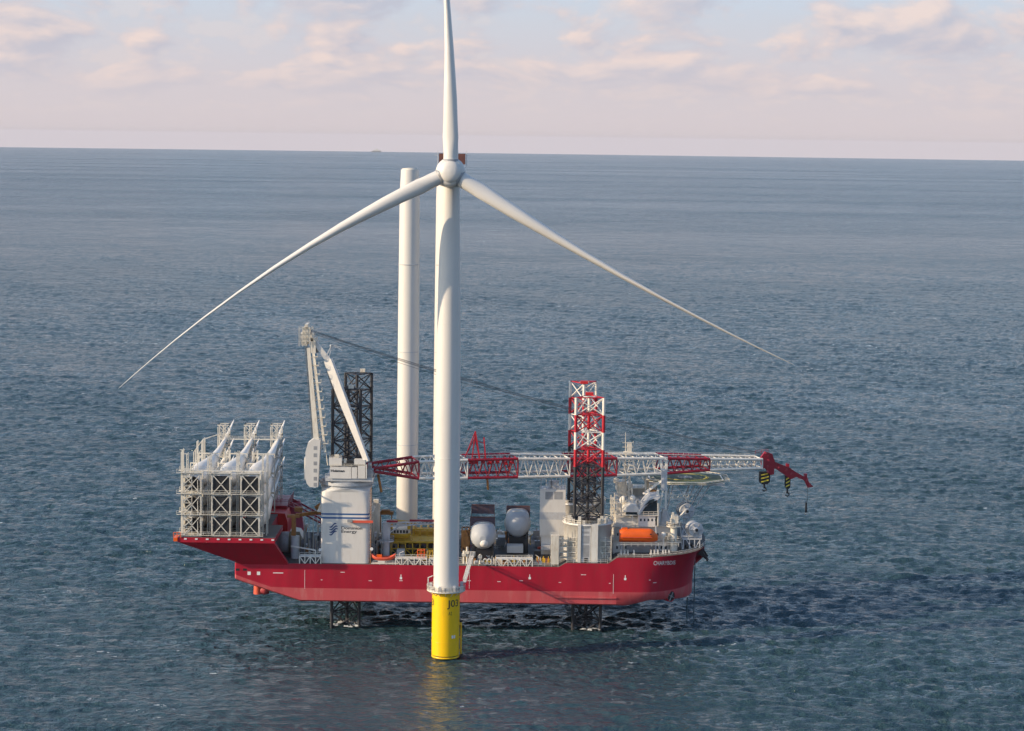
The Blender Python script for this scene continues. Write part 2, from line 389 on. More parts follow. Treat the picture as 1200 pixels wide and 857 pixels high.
# air between the camera and the horizon
hm = bpy.data.materials.new('haze_air'); hm.use_nodes = True; ht = hm.node_tree; ht.nodes.clear()
pv = N(ht, 'ShaderNodeVolumePrincipled'); pv.inputs['Color'].default_value = (0.80, 0.80, 0.87, 1); pv.inputs['Density'].default_value = HAZE
pv.inputs['Anisotropy'].default_value = 0.0
ho = N(ht, 'ShaderNodeOutputMaterial'); ht.links.new(pv.outputs[0], ho.inputs['Volume'])
MATS['haze_air'] = hm
hzm = MB().box((-112000, -112000, -620), (112000, 112000, 260)).build('haze', 'haze_air', loc=(0, 0, -620)); tag(hzm, kind='stuff')

# ================================================================== WIND TURBINE
YT = 650.0
tb = at(522.3, 776, YT); TX = tb.x
hubc = at(528, 202, YT - 9.0)
TX = (tb.x + at(527.0, 228, YT).x) / 2
z_tp = at(523, 691, YT).z; z_top = at(527, 216, YT).z
turb = thing('wind_turbine', (TX, YT, 0), 'tall white three bladed wind turbine on a yellow foundation in front of the red ship', 'wind turbine')
mb = MB(); prof = []
r0 = 3.68; r1 = 2.75; nseg = 14
for i in range(nseg + 1):
    t = i / nseg; prof.append((z_tp + (z_top - z_tp) * t, r0 if t < 0.45 else r0 + (r1 - r0) * ((t - 0.45) / 0.55)))
mb.rev((TX, YT, 0), (0, 0, 1), prof, 64)
for t in (0.33, 0.66):
    z = z_tp + (z_top - z_tp) * t; rr = r0 if t < 0.45 else r0 + (r1 - r0) * ((t - 0.45) / 0.55)
    mb.rev((TX, YT, z), (0, 0, 1), [(-0.12, rr), (-0.1, rr + 0.02), (0.1, rr + 0.02), (0.12, rr)], 64, cap=False)
mb.build('tower', 'tower_white', turb)
mb = MB(); rt = 4.05
mb.rev((TX, YT, 0), (0, 0, 1), [(0.85, rt), (z_tp - 0.4, rt)], 64)
mb.rev((TX, YT, 0), (0, 0, 1), [(4.7, rt), (4.71, rt + .05), (4.9, rt + .05), (4.91, rt)], 64, cap=False)
tp = mb.build('transition_piece', 'tp_yellow', turb)
MB().rev((TX, YT, 0), (0, 0, 1), [(-3, rt - 0.5), (0.0, rt - 0.5), (0.05, rt - 0.3), (0.9, rt - 0.3)], 48, mis=[0, 0, 0]).build('monopile', 'leg_dark', turb)
MB().rev((TX, YT, 0), (0, 0, 1), [(0.05, rt - 0.12), (0.1, rt), (0.5, rt), (0.55, rt - 0.12)], 48).build('skirt_ring', 'tp_yellow', turb)
def wrap(a0, zb, rad=rt + 0.03):
    return lambda u_, v_: Vector((TX + rad * math.sin(a0 + u_ / rad), YT - rad * math.cos(a0 + u_ / rad), zb + v_))
zt = at(530, 714.5, YT - 4).z
for kk in (-1, 0, 1):
    a0 = R(7 + 120 * kk)
    text_on('J03', 3, 'black_ink', tp, wrap(a0, zt), width=3.9, height=2.7, bold=0.03)
    text_on('A2', 1, 'black_ink', tp, wrap(a0 + 0.10, zt - 1.75), width=1.1, height=1.0)
    mb = MB(); zz_ = at(534, 749, YT - 4).z
    for s_ in (0, 1):
        f = wrap(a0 + 0.36 + s_ * 0.17, zz_); mb.add([f(0, 0), f(0.5, 0), f(0.5, 0.9), f(0, 0.9)], [(0, 1, 2, 3)])
    mb.build('reference_mark', 'mark_white', tp)
# boat landing on the far right side of the foundation
mb = MB()
for s_ in (-1, 1):
    b0 = Vector((TX + rt + 0.4, YT + 4.2 + s_ * 1.0, 0))
    mb.tube(b0 + Vector((0, 0, -1)), b0 + Vector((0, 0, 9)), 0.22)
    for z in (1, 5, 9): mb.tube(b0 + Vector((0, 0, z)), Vector((TX + rt * 0.6, YT + 2.6 + s_ * .4, z)), 0.15)
for z in np.arange(0, 9, 0.5): mb.beam((TX + rt + .4, YT + 3.2, z), (TX + rt + .4, YT + 5.2, z), 0.08)
mb.build('boat_landing', 'tp_yellow', turb)
# work platform
mb = MB(); ro = 5.6; zp = z_tp + 0.15
mb.rev((TX, YT, 0), (0, 0, 1), [(zp - 0.35, 3.9), (zp - 0.35, ro), (zp, ro), (zp, 3.9)], 40, cap=False)
for i in range(16):
    a = 2 * math.pi * i / 16; c = Vector((math.cos(a), math.sin(a), 0))
    mb.beam(Vector((TX, YT, zp - 1.5)) + c * 4.0, Vector((TX, YT, zp - 0.2)) + c * ro, 0.16)
plat = mb.build('work_platform', 'cream', turb)
mb = MB(); pts = [Vector((TX + ro * math.cos(a), YT + ro * math.sin(a), zp)) for a in np.linspace(0, 2 * math.pi, 33)]
mb.rail(pts, 1.3, 0.06, 1.0, nr=3); mb.build('railing', 'cream', plat)
for a in (R(160), R(200), R(20), R(-14), R(-60), R(-110)):
    mb = MB(); c = Vector((TX, YT, zp)) + Vector((math.cos(a), math.sin(a), 0)) * 4.8
    mb.box(c - Vector((.4, .4, 0)), c + Vector((.45, .4, random.uniform(1.0, 2.4)))); mb.build('platform_locker', 'light_gray', plat)
mb = MB(); dv = Vector((TX - 5.2, YT - 0.6, zp)); mb.tube(dv, dv + Vector((0, 0, 3.4)), 0.16); mb.tube(dv + Vector((0, 0, 3.4)), dv + Vector((1.4, -1.0, 4.2)), 0.13)
mb.build('platform_davit', 'light_gray', plat)

# nacelle behind the hub
AX = Vector((-0.0, -1, 0.105)).normalized()      # rotor axis, tilted up slightly
hc = hubc
sidev = Vector((1, 0, 0)); upv = AX.cross(sidev).normalized() * -1
if upv.z < 0: upv = -upv
mb = MB(); rings = []
for t, wx, hz_ in ((2.6, 3.0, 3.2), (3.6, 3.9, 3.9), (9, 4.1, 4.1), (16, 3.9, 3.9), (18.5, 3.2, 3.0)):
    c = hc - AX * t + Vector((0, 0, 0.1)); ring = []
    for i in range(24):
        a = 2 * math.pi * i / 24; ca, sa = math.cos(a), math.sin(a); p_ = 0.55
        ring.append(c + sidev * wx * math.copysign(abs(ca) ** p_, ca) * 0.97 + upv * hz_ * math.copysign(abs(sa) ** p_, sa) * 0.9)
    rings.append(ring)
mb.loft(rings); nac = mb.build('nacelle', 'tower_white', turb)
mb = MB(); c = hc - AX * 14.5 + upv * 5.6
for s_ in (-1, 1):
    mb.box(c + Vector((s_ * 0.4, -0.5, -2.0)), c + Vector((s_ * 3.8, 0.5, 1.1)))
mb.build('cooler', 'cooler_red', nac)
for s_ in (-1, 1):
    mb = MB(); p_ = c + Vector((s_ * 4.15, 0, -2.6)); mb.tube(p_, p_ + Vector((0, 0, 4.6)), 0.07); mb.beam(p_ + Vector((-.2, 0, 3.2)), p_ + Vector((s_ * 0.9, 0, 3.2)), 0.12)
    mb.build('wind_mast', 'light_gray', nac)
MB().tube((TX, YT, z_top - 0.3), (TX, YT, z_top + 1.5), 2.8, 3.1, n=40).build('yaw_bearing', 'light_gray', turb)
# hub
mb = MB()
mb.rev(hc, AX, [(-3.2, 3.6), (-2.6, 4.1), (-0.4, 4.25), (1.2, 4.0), (1.9, 3.45), (1.95, 3.2), (2.0, 3.15), (2.5, 2.9), (3.0, 2.3), (3.3, 1.3), (3.4, 0.2)], 40)
hub = mb.build('hub', 'tower_white', turb)
def blade_mesh(direction, tang, a_, b_, length=108.5, pitch=R(58), axis=AX, root=0.0, fat=1.0):
    """rings from root to tip; direction = span, tang = sweep direction in the rotor plane"""
    rings = []
    for r_, ch, th_ in ((0.0, 4.2, 1.0), (3.0, 4.2, 1.0), (7, 4.25, 0.95), (12, 4.8, 0.76), (18, 5.6, 0.60), (24, 5.5, 0.52), (32, 4.9, 0.46), (42, 4.1, 0.39), (54, 3.3, 0.35),
                        (66, 2.8, 0.235), (78, 2.2, 0.22), (88, 1.7, 0.21), (96, 1.25, 0.2), (102, 0.95, 0.2), (106, 0.62, 0.2), (108.0, 0.3, 0.2), (108.5, 0.08, 0.3)):
        r = root + r_ * length / 108.5
        c = direction * r + tang * (-a_ * r + b_ * r * r)
        tw = pitch
        cd = tang * math.cos(tw) + axis * math.sin(tw) ; nd = direction.cross(cd)
        ch *= 1 + (fat - 1) * min(1, max(0, r_ - 4) / 12) * (1 + 0.35 * min(1, max(0, r_ - 24) / 40)); ring = []
        for i in range(20):
            a = 2 * math.pi * i / 20
            xx = 0.5 * math.cos(a); yy = 0.5 * th_ * math.sin(a)
            if r_ > 5: yy *= (1.0 + 0.55 * math.cos(a)); xx = xx - 0.05 * min(1, (r_ - 5) / 12)
            ring.append(c + cd * xx * ch + nd * yy * ch)
        rings.append(ring)
    return rings
for ang, a_, b_ in ((90, 0.012, 0.0009), (210, 0.0926, 0.001467), (330, 0.050, 0.00066)):
    a = R(ang); d = sidev * math.cos(a) + upv * math.sin(a); tg = -sidev * math.sin(a) + upv * math.cos(a)
    d2 = (d + AX * 0.035).normalized()
    rings = blade_mesh(d2, tg, a_, b_, root=2.6, pitch=R(78))
    mb = MB(); mb.loft([[hc + p for p in r] for r in rings]); bl = mb.build('rotor_blade', 'blade_white', turb)
    mb = MB()
    for t, rr in ((2.55, 2.36), (3.5, 2.36)): pass
    dd = d2; mb.rev(hc + tg * (-a_ * 3), dd, [(2.2, 2.36), (2.25, 2.42), (3.55, 2.42), (3.6, 2.3)], 32); mb.build('blade_collar', 'steel_gray', hub)

# ================================================================== THE SHIP
Y0 = 683.0; Y1 = 739.0; YC = 711.0
ZD = at(420, 661.5, Y0).z; ZB = at(420, 706, Y0).z; ZBOOT = at(420, 690, Y0).z
def X_(px, Y=Y0): return at(px, 660, Y).x
def Z_(px, py, Y=Y0): return at(px, py, Y).z
ship = thing('installation_ship', (at(550, 700, YC).x, YC, 0), 'red jack-up installation ship with white superstructure standing on lattice legs above the sea', 'ship')
XS = X_(275); XB = at(809, 690, YC).x; XBT = at(825, 648, YC).x
# stations: x, near/far half breadth at bottom, at deck, z bottom, z deck
st = []
def hb(x, xa, xb, e, end): # half breadth
    if x <= xa: return 28.0
    t = min(1, (x - xa) / (xb - xa)); return end + (28.0 - end) * (1 - t ** e) ** (1 / e if e > 1 else 1)
zd1 = ZD + 1.25; zd2 = ZD + 3.1
def zdeck(x):
    xs_ = [(-999, ZD), (X_(655), ZD), (X_(663), zd1), (X_(713), zd1), (X_(723), zd2), (X_(760), zd2 + 0.1), (XBT, zd2 + 2.3), (999, zd2 + 2.3)]
    for (a, za), (b, zb) in zip(xs_[:-1], xs_[1:]):
        if a <= x <= b: return za + (zb - za) * (x - a) / (b - a)
def ZBW(px, py):
    Y = YC - hb(X_(px), X_(748), XB + 0.3, 2.0, 0.8); return at(px, py, Y).z
def zbot(x):
    xs_ = [(XS, Z_(275, 679)), (X_(285), Z_(285, 683)), (X_(318), Z_(318, 694)), (X_(352), ZB), (X_(705), ZB), (X_(735), ZB - .1), (X_(762), ZBW(762, 704.0)), (X_(785), ZBW(785, 702.8)), (XB, ZBW(808, 702)), (XB + 0.4, at(809, 664, YC).z), (XBT, at(825, 652, YC).z)]
    for (a, za), (b, zb) in zip(xs_[:-1], xs_[1:]):
        if a <= x <= b: return za + (zb - za) * (x - a) / (b - a)
    return xs_[0][1] if x < XS else xs_[-1][1]
LV = 7
def hull_y(x, z): return YC - side_y(x, max(0.0, min(1.0, (z - zbot(x)) / (zdeck(x) - zbot(x)))))
def side_y(x, f):      # f 0 bottom .. 1 deck, returns half breadth
    b_ = hb(x, X_(748), XB + 0.3, 2.0, 0.8); d_ = hb(x, X_(790), XBT, 2.4, 3.0)
    if x > XB: b_ = 0.8
    return b_ + (d_ - b_) * f ** 2.1
xs_st = sorted(set([XS, XS + 0.4, X_(285), X_(318), X_(352), X_(420), X_(500), X_(600), X_(655), X_(663), X_(690), X_(713), X_(723)] + list(np.linspace(X_(728), XB, 22)) + [XB + 0.4, XB + 1.0, XB + 2, XB + 3, XBT]))
rings = []
for x in xs_st:
    zb, zt_ = zbot(x), zdeck(x); bo = max(zb + 1.6, ZBOOT)
    if x > XB: bo = zb + 0.8
    zl = [zb, zb + 0.5, bo, bo + 0.02] + [bo + 0.02 + (zt_ - bo - 0.02) * j / 4 for j in range(1, 5)]
    near = []; far = []
    for j, z in enumerate(zl):
        f = (z - zb) / (zt_ - zb); y = side_y(x, f)
        if j == 0: y = max(0.4, y - 0.9)
        if x <= XS + 0.01: y -= 0.6
        near.append(Vector((x, YC - y, z))); far.append(Vector((x, YC + y, z)))
    rings.append(far[::1] + near[::-1])
mb = MB(); n = len(rings[0]); vs = [p for r in rings for p in r]; o = 0
fs0, fs1, fs2 = [], [], []; SMX = X_(722); sm0, sm1 = [], []
nl = 8
for k_ in range(len(rings) - 1):
    for i in range(n):
        j = (i + 1) % n; f = (k_ * n + i, (k_ + 1) * n + i, (k_ + 1) * n + j, k_ * n + j)
        lev = i if i < nl - 1 else (n - 2 - i if nl <= i < n - 1 else -1)
        if i == nl - 1: fs2.append(f)          # deck
        elif i == n - 1 or lev in (0, 1): (sm1 if xs_st[k_] > SMX and i != n - 1 else fs1).append(f)
        else: (sm0 if xs_st[k_] > SMX else fs0).append(f)
mb.add(vs, fs0, 0); mb.add(vs, fs1, 1); mb.add(vs, fs2, 2); mb.add(vs, sm0, 0, True); mb.add(vs, sm1, 1, True)
mb.add(rings[0], [tuple(range(n))], 0); mb.add(rings[-1], [tuple(range(n - 1, -1, -1))], 0)
hull = mb.build('hull', ['hull_red', 'boot_red', 'deck_gray'], ship)
# anodes, draft marks and ladders painted on the side
def mark(*boxes):
    m_ = MB()
    for a_, b_ in boxes: m_.box(a_, b_)
    for p in m_.v:
        if p.x > X_(700): p.y += hull_y(p.x, p.z) - Y0 - 0.02
    m_.build('draft_mark', 'mark_white', hull)
for x0_, x1_, y_ in ((399, 404, 671), (376, 378, 680), (432, 436, 681), (468, 472, 681), (548, 552, 681), (583, 587, 682), (681, 687, 674), (714, 716, 684), (766, 770, 684), (761, 763, 680.5), (655, 658, 683), (609, 613, 681)):
    mark(((X_(x0_), Y0 - 0.03, Z_(x0_, y_)), (X_(x1_), Y0 + 0.1, Z_(x0_, y_) + 0.16)))
for x0_, ya, yb in ((550, 670, 690), (719, 673, 696), (357, 668, 690)):
    mark(((X_(x0_), Y0 - 0.03, Z_(x0_, yb)), (X_(x0_) + 0.1, Y0 + 0.1, Z_(x0_, ya))))
for x0_, ya in ((470, 676), (733, 677), (621, 676)):
    mark(((X_(x0_) - .35, Y0 - 0.03, Z_(x0_, ya) - .8), (X_(x0_) + .35, Y0 + 0.1, Z_(x0_, ya) - .1)), ((X_(x0_) - .12, Y0 - 0.03, Z_(x0_, ya) - .12), (X_(x0_) + .12, Y0 + 0.1, Z_(x0_, ya) + .7)))
mark(((X_(320), Y0 - .03, Z_(320, 672)), (X_(332), Y0 + .1, Z_(320, 671))))
for x0_ in (292, 303): mark(((X_(x0_) - .5, Y0 - 0.03, Z_(x0_, 674)), (X_(x0_) + .5, Y0 + 0.1, Z_(x0_, 670))))
# welded plate seams on the side
for x_ in np.linspace(X_(300), X_(745), 15):
    m_ = MB(); m_.box((x_, Y0 - .006, max(ZBOOT, zbot(x_) + 2)), (x_ + .05, Y0 + .05, zdeck(x_) - .05)); m_.build('plate_seam', 'hull_red', hull)
for py_ in (676, 686):
    m_ = MB(); m_.box((X_(300), Y0 - .005, Z_(420, py_)), (X_(745), Y0 + .05, Z_(420, py_) + .05)); m_.build('plate_seam', 'hull_red', hull)
for x0_ in (278.5, 287): MB().box((X_(x0_) - .6, Y0 - 0.02, Z_(x0_, 669)), (X_(x0_) + .6, Y0 + 0.1, Z_(x0_, 666.4))).build('mooring_opening', 'dark', hull)
nx0 = X_(766)
text_on('CHARYBDIS', 1, 'mark_white', hull, lambda u_, v_: Vector((nx0 + u_, hull_y(nx0 + u_, Z_(767, 662.8) + v_) - 0.10, Z_(767, 662.8) + v_)), width=X_(792) - nx0, height=1.35, bold=0.008)
# horizontal fender rail low on the hull, midships to bow
mb = MB(); mb.box((X_(650), Y0 - 0.35, Z_(700, 701.5)), (X_(723), Y0 + .1, Z_(700, 700))); mb.build('fender_rail', 'boot_red', hull)
# bow thruster tunnel
tx = at(786, 697, 690).x; tz = at(786, 697, 690).z; ty = YC - side_y(tx, 0.3)
tn = Vector((0.62, -0.78, 0)).normalized(); tc_ = Vector((tx, ty + 0.1, tz))
mb = MB(); mb.rev(tc_ - tn * 2.2, tn, [(0, 1.75), (2.1, 1.75), (2.1, 1.55), (0.3, 1.5)], 24, cap=False); thr = mb.build('bow_thruster', 'hull_red', ship)
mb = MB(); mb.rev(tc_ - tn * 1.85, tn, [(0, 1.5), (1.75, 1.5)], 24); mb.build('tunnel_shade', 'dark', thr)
mb = MB(); ce = tc_ + tn * 0.0
for i in range(4):
    a = i * math.pi / 2 + 0.5; sx = Vector((tn.y, -tn.x, 0)); v_ = sx * math.cos(a) + Vector((0, 0, 1)) * math.sin(a)
    mb.beam(ce, ce + v_ * 1.4, 0.4, 0.1)
mb.tube(ce - tn * .2, ce + tn * .2, .35); mb.build('propeller', 'steel_gray', thr)
# stern thruster pod hanging below
ps = at(302, 690, 690)
mb = MB(); mb.tube(ps + Vector((0, 0, 3)), ps + Vector((0, 0, -1.6)), 1.1, 1.3, n=16); pod = mb.build('stern_thruster', 'orange_red', ship)
mb = MB(); mb.rev(ps + Vector((0.8, 0, -0.6)), (1, 0, 0.15), [(0, 1.0), (1.2, 1.5), (2.6, 1.25), (2.6, 1.0), (0.4, 0.8)], 20); mb.build('nozzle', 'boot_red', pod)

# ---- stern platform carrying the blades
PZ = at(300, 631, 676).z
XPa = at(208, 632, 676).x; XPb = at(322, 632, 676).x; YP = 676.0; YP2 = 760.0
mb = MB()
mb.box((XPa, YP, PZ - 1.5), (XPb, YP + 24, PZ))
mb.build('stern_platform', 'hull_red', ship)
mb = MB(); mb.box((XPa - 1.2, YP - .3, PZ - 1.2), (XPa - .01, YP + 4, PZ - .1)); mb.rail([(XPa - 1.2, YP - .2, PZ - .1), (XPa + 1, YP - .2, PZ - .1)], 1.6, .1, 1); mb.build('landing_step', 'orange', ship)
mb = MB()     # slanting underside between the platform and the hull
xh0 = XS + 2.3; xh1 = X_(338)
for ya, yb, s_ in ((YP + 0.02, Y0 - 0.02, 1), (YP2 - 0.02, Y1 + 0.02, -1)):
    mb = MB(); a = Vector((XPa + .2, ya, PZ - 1.51)); b = Vector((XPb - .2, ya, PZ - 1.51)); c = Vector((xh1, yb, ZD - 0.4)); d = Vector((xh0, yb, ZD - 0.4))
    yi = ya + 2.5 * s_; a2 = Vector((XPa + .2, yi, PZ - 1.51)); b2 = Vector((XPb - .2, yi, PZ - 1.51)); yj = yb + 2.5 * s_; c2 = Vector((xh1, yj, ZD - .4)); d2 = Vector((xh0, yj, ZD - .4))
    mb.add([a, b, c, d, a2, b2, c2, d2], [(0, 1, 2, 3), (4, 7, 6, 5), (0, 3, 7, 4), (1, 5, 6, 2), (0, 4, 5, 1), (3, 2, 6, 7)])
    mb.build('stern_sponson', 'hull_red', ship)
mb = MB(); mb.box((xh0 + .5, Y0 + 3, ZD - .3), (XPb - 4.5, Y1 - 3, PZ - 1.52)); mb.build('stern_block', 'hull_red', ship)
MB().box((XPa + .1, YP + .1, PZ + .004), (XPb - .1, YP + 23.9, PZ + .03)).build('stern_deck', 'deck_gray', ship)
MB().box((xh0 + .5, YP + 24.1, PZ - 1.50), (XPb - 4.5, Y1 - 3, PZ - 1.2)).build('stern_deck', 'deck_gray', ship)
MB().box((XPa, 737, PZ - 1.5), (at(312, 592, 748).x - 2.01, YP2, PZ)).build('stern_platform', 'boom_red', ship)
for i in range(9):
    mb = MB(); x = XPa + 2 + i * (XPb - XPa - 3) / 8; mb.box((x, YP - 0.12, PZ - 0.65), (x + .8, YP + .1, PZ - .25)); mb.build('platform_light', 'mark_white', ship)
# red support structure behind, on which the far frames and deck stand
mb = MB()
xa = at(312, 600, 735).x; xb = at(350, 600, 735).x
P_ = lambda x, y: at(x, y, 722)
mb.prism([P_(300, 626), P_(300, 604), P_(314, 603), P_(327, 627)], (0, 2, 0))
mb.build('stern_bulwark', 'bright_red', ship); mb = MB()
mb.prism([at(308, 628, 716), at(308, 601, 716), at(311, 601, 716), at(311, 628, 716)], (0, 1.5, 0))
mb.build('stern_post', 'bright_red', ship); mb = MB()
mb.prism([at(313, 628, 728), at(313, 601, 728), at(334, 602, 728), at(337, 612, 728), at(337, 628, 728)], (0, 13.5, 0))
mb.build('stern_bulwark', 'bright_red', ship); mb = MB()
mb.prism([at(280, 626, 728), at(280, 604, 728), at(300, 604, 728), at(300, 626, 728)], (0, 6, 0))
mb.build('stern_bulwark', 'bright_red', ship)
mb = MB(); zf = PZ
xq0 = at(312, 592, 748).x; xq1 = at(340, 592, 748).x
mb.box((xq0 - 2, 737, zf - 0.8), (xq1, 760, zf))
for x in (xq0, (xq0 + xq1) / 2, xq1 - 1):
    for y in (743, 758): mb.beam((x, y, ZD - 1), (x, y, zf - .6), 0.7)
mb.truss((xq0, 743, ZD), (xq1, 743, ZD), (xq0, 743, zf), (xq1, 743, zf), 3, 0.5)
for y in (743, 750, 757):
    mb.beam((xq1 - 1, y, zf - .4), (xq1 + 13, y, ZD + 1), 0.55)
mb.truss((xq1 - 1, 743, zf - .4), (xq1 + 13, 743, ZD + 1), (xq1 - 1, 757, zf - .4), (xq1 + 13, 757, ZD + 1), 4, 0.3)
mb.rail([(xq0 - 2, 742, zf), (xq1, 742, zf), (xq1, 760, zf)], 1.2, .07)
mb.build('blade_support_deck', 'boom_red', ship)

# ---- legs
LEGS = [(406.3, 692.0, 455, 0, 1), (418.5, 730.0, 438, 0, -1), (689.0, 692.0, 465, 1, 1), (681.6, 730.0, 448, 1, -1)]
legpos = []
for px, Y, top, banded, sgn in LEGS:
    # bottom mid point at the level of the picture row of the deck
    c = at(px, 600, Y); zt_ = at(px, top, Y).z; legpos.append((c.x, Y))
    g = bpy.data.objects.new('leg', None); scene.collection.objects.link(g); g.parent = ship
    g.location = Vector((c.x, Y, 0)) - world_loc(ship)
    h = 8.5; ch = [Vector((c.x - h / 2, Y - sgn * 3.0, 0)), Vector((c.x + h / 2, Y - sgn * 3.0, 0)), Vector((c.x, Y + sgn * 4.36, 0))]
    bay = 5.35; zs = [zt_ - i * bay for i in range(int((zt_ + 6) / bay) + 1)]
    zs.append(-6.0)
    def mi_of(i): return 0 if (not banded or i >= 4) else (2 if i % 2 == 0 else 1)
    for q in ch:
        mb = MB()
        for i in range(len(zs) - 1):
            mi = mi_of(i); p0 = q + Vector((0, 0, zs[i])); p1 = q + Vector((0, 0, zs[i + 1]))
            mb.tube(p0, p1, 0.5, n=12, mi=mi, caps=(i == 0 or i == len(zs) - 2))
            mb.beam(p0, p1, 0.16, 1.35, mi=mi)
        mb.build('chord', ['leg_dark', 'leg_red', 'paint_white'], g)
    mb = MB()
    for i in range(len(zs) - 1):
        mi = mi_of(i)
        for a, b in ((0, 1), (1, 2), (2, 0)):
            A = ch[a]; B = ch[b]; za, zb = Vector((0, 0, zs[i])), Vector((0, 0, zs[i + 1]))
            mb.tube(A + za, B + zb, 0.2, n=6, mi=mi, caps=False); mb.tube(B + za, A + zb, 0.2, n=6, mi=mi, caps=False)
            mb.tube(A + za, B + za, 0.19, n=6, mi=1 if (banded and i == 0) else mi, caps=False)
        m_ = [(ch[0] + ch[1]) / 2, (ch[1] + ch[2]) / 2, (ch[2] + ch[0]) / 2]
        for a in range(3): mb.tube(m_[a] + Vector((0, 0, zs[i])), m_[(a + 1) % 3] + Vector((0, 0, zs[i])), 0.12, n=5, mi=mi, caps=False)
    mb.build('bracing', ['leg_dark', 'leg_red', 'paint_white'], g)
    if banded:
        mb = MB(); c0 = ch[2] + Vector((0, 0, zs[0])); mb.box(c0 + Vector((-1.2, -1, 0)), c0 + Vector((1.2, 1, 0.9))); mb.build('leg_cap', 'bright_red', g)
    else:
        mb = MB(); c0 = ch[1] + Vector((-3, 1, zs[0])); mb.box(c0 + Vector((-.8, -.6, 0)), c0 + Vector((.8, .6, 1.2))); mb.build('leg_cap', 'cream', g)

# ---- crane pedestal around the near stern leg
LX, LY = legpos[0]
PW = 7.45
def rsq(cx, cy, w_, z, p_, n=48):
    out_ = []
    for i in range(n):
        a = 2 * math.pi * i / n + math.pi / 4 * 0; ca, sa = math.cos(a), math.sin(a)
        out_.append(Vector((cx + w_ * math.copysign(abs(ca) ** p_, ca), cy + w_ * math.copysign(abs(sa) ** p_, sa), z)))
    return out_
zpt = Z_(406, 569, 692); zs1 = Z_(406, 602, 684.6)
def zr(py): return Z_(406, py, 684.6)
lev = [(ZD - .5, .14, 0), (zr(608.3), .14, 0), (zr(606.2), .14, 1), (zr(603.8), .14, 0), (zr(601.8), .14, 1), (zr(592), .15, 0), (zr(584), .2, 0), (zr(577), .32, 0), (zpt, 0.8, 0)]
lev = [(lev[0][0], .14)] + [(z, p) for z, p, _ in lev[1:]]
rings = [rsq(LX, LY, PW + (0.35 if i == len(lev) - 1 else 0), z, p) for i, (z, p) in enumerate(lev)]
mb = MB(); mb.loft(rings, [0, 1, 0, 1, 0, 0, 0, 0], smooth=False)
ped = mb.build('crane_pedestal', ['panel_white', 'blue_stripe'], ship)
YF = LY - PW - 0.03
lx0 = at(391, 625, YF).x; lz0 = at(391, 625, YF).z
text_on('Dominion', 1, 'black_ink', ped, lambda u_, v_: Vector((at(400, 625, YF).x + u_, YF, Z_(400, 620.6, YF) + v_)), width=at(425, 0, YF).x - at(400, 0, YF).x, height=0.95, bold=0.012)
text_on('Energy', 1, 'black_ink', ped, lambda u_, v_: Vector((at(400, 625, YF).x + u_, YF, Z_(400, 625.6, YF) + v_)), width=at(418.5, 0, YF).x - at(400, 0, YF).x, height=1.15, bold=0.012)
mb = MB()
for i in range(4):     # four slanting swooshes of the emblem
    a = []; b = []
    for j in range(13):
        t = j / 12; x = 386 + 10.4 * t * (1.0 - 0.14 * abs(i - 1.6) * 0.9); wv = 0.7 * math.sin(t * math.pi) + 0.4
        yy = 617.6 + 3.0 * i - 3.6 * t + 1.1 * math.sin(2 * math.pi * t)
        a.append(at(x, yy - wv, YF)); b.append(at(x, yy + wv, YF))
    for j in range(12): mb.add([a[j], a[j + 1], b[j + 1], b[j]], [(0, 1, 2, 3)])
mb.build('emblem', 'navy', ped)
mb = MB(); mb.pb(410, 437, 610.5, 613.0, YF - 1.4, 0.8); mb.build('pedestal_davit', 'orange_red', ped)
mb = MB(); mb.pb(407, 413, 609.5, 612.5, YF - 1.5, 1.2); mb.build('davit_winch', 'steel_gray', ped)
mb = MB()
for i, (t, dz) in enumerate(((0, 0), (1, 0))): pass
for s_ in (-1, 1):
    xg = LX + s_ * PW; mb = MB(); mb.rail([(xg + s_ * .6, LY - PW + 1, zr(600)), (xg + s_ * .6, LY + 5, zr(600))], 1.2); mb.box((xg, LY - PW + 1, zr(600) - .3), (xg + s_ * 1.2, LY + 5, zr(600))); mb.build('pedestal_gallery', 'cream', ped)
mb = MB()
for z in np.arange(ZD, zr(575), 0.8): mb.beam((LX + PW + .05, LY - PW + .4, z), (LX + PW + .5, LY - PW + .4, z), 0.08)
mb.tube((LX + PW + .5, LY - PW + .4, ZD), (LX + PW + .5, LY - PW + .4, zr(572)), .1); mb.build('ladder', 'rust', ped)

# ================================================================== MAIN CRANE (turns on the pedestal)
crane = thing('main_crane', (LX, LY, zpt), 'white crane with tall A-frame and long red and white lattice boom lowered along the ship', 'crane')
mb = MB(); mb.rev((LX, LY, 0), (0, 0, 1), [(zpt + .01, 5.6), (zpt + .01, 7.9), (zpt + 0.35, 7.9), (zpt + .36, 7.55), (zpt + .9, 7.55), (zpt + .91, 8.3), (zpt + 1.9, 8.3), (zpt + 1.91, 7.6), (zpt + 2.5, 7.6), (zpt + 2.5, 5.6)], 56, cap=False)
mb.sm = [False] * len(mb.sm)
mb.build('slewing_ring', 'light_gray', crane)
zsl = zpt + 2.5
mb = MB(); mb.box((LX - 6, LY - 8, zsl), (LX + 8.6, LY - 5.5, zsl + 1.2)); mb.box((LX - 6, LY + 5.5, zsl), (LX + 8.6, LY + 8, zsl + 1.2)); mb.box((LX - 6, LY - 5.5, zsl), (LX - 4.7, LY + 5.5, zsl + 1.2)); mb.box((LX + 5.2, LY - 5.5, zsl), (LX + 8.6, LY + 5.5, zsl + 1.2))
mb.rail([(LX - 6, LY - 8.1, zsl + 1.2), (LX + 8.6, LY - 8.1, zsl + 1.2), (LX + 8.6, LY + 8, zsl + 1.2)], 1.1, .06)
mb.build('slewing_frame', 'light_gray', crane)
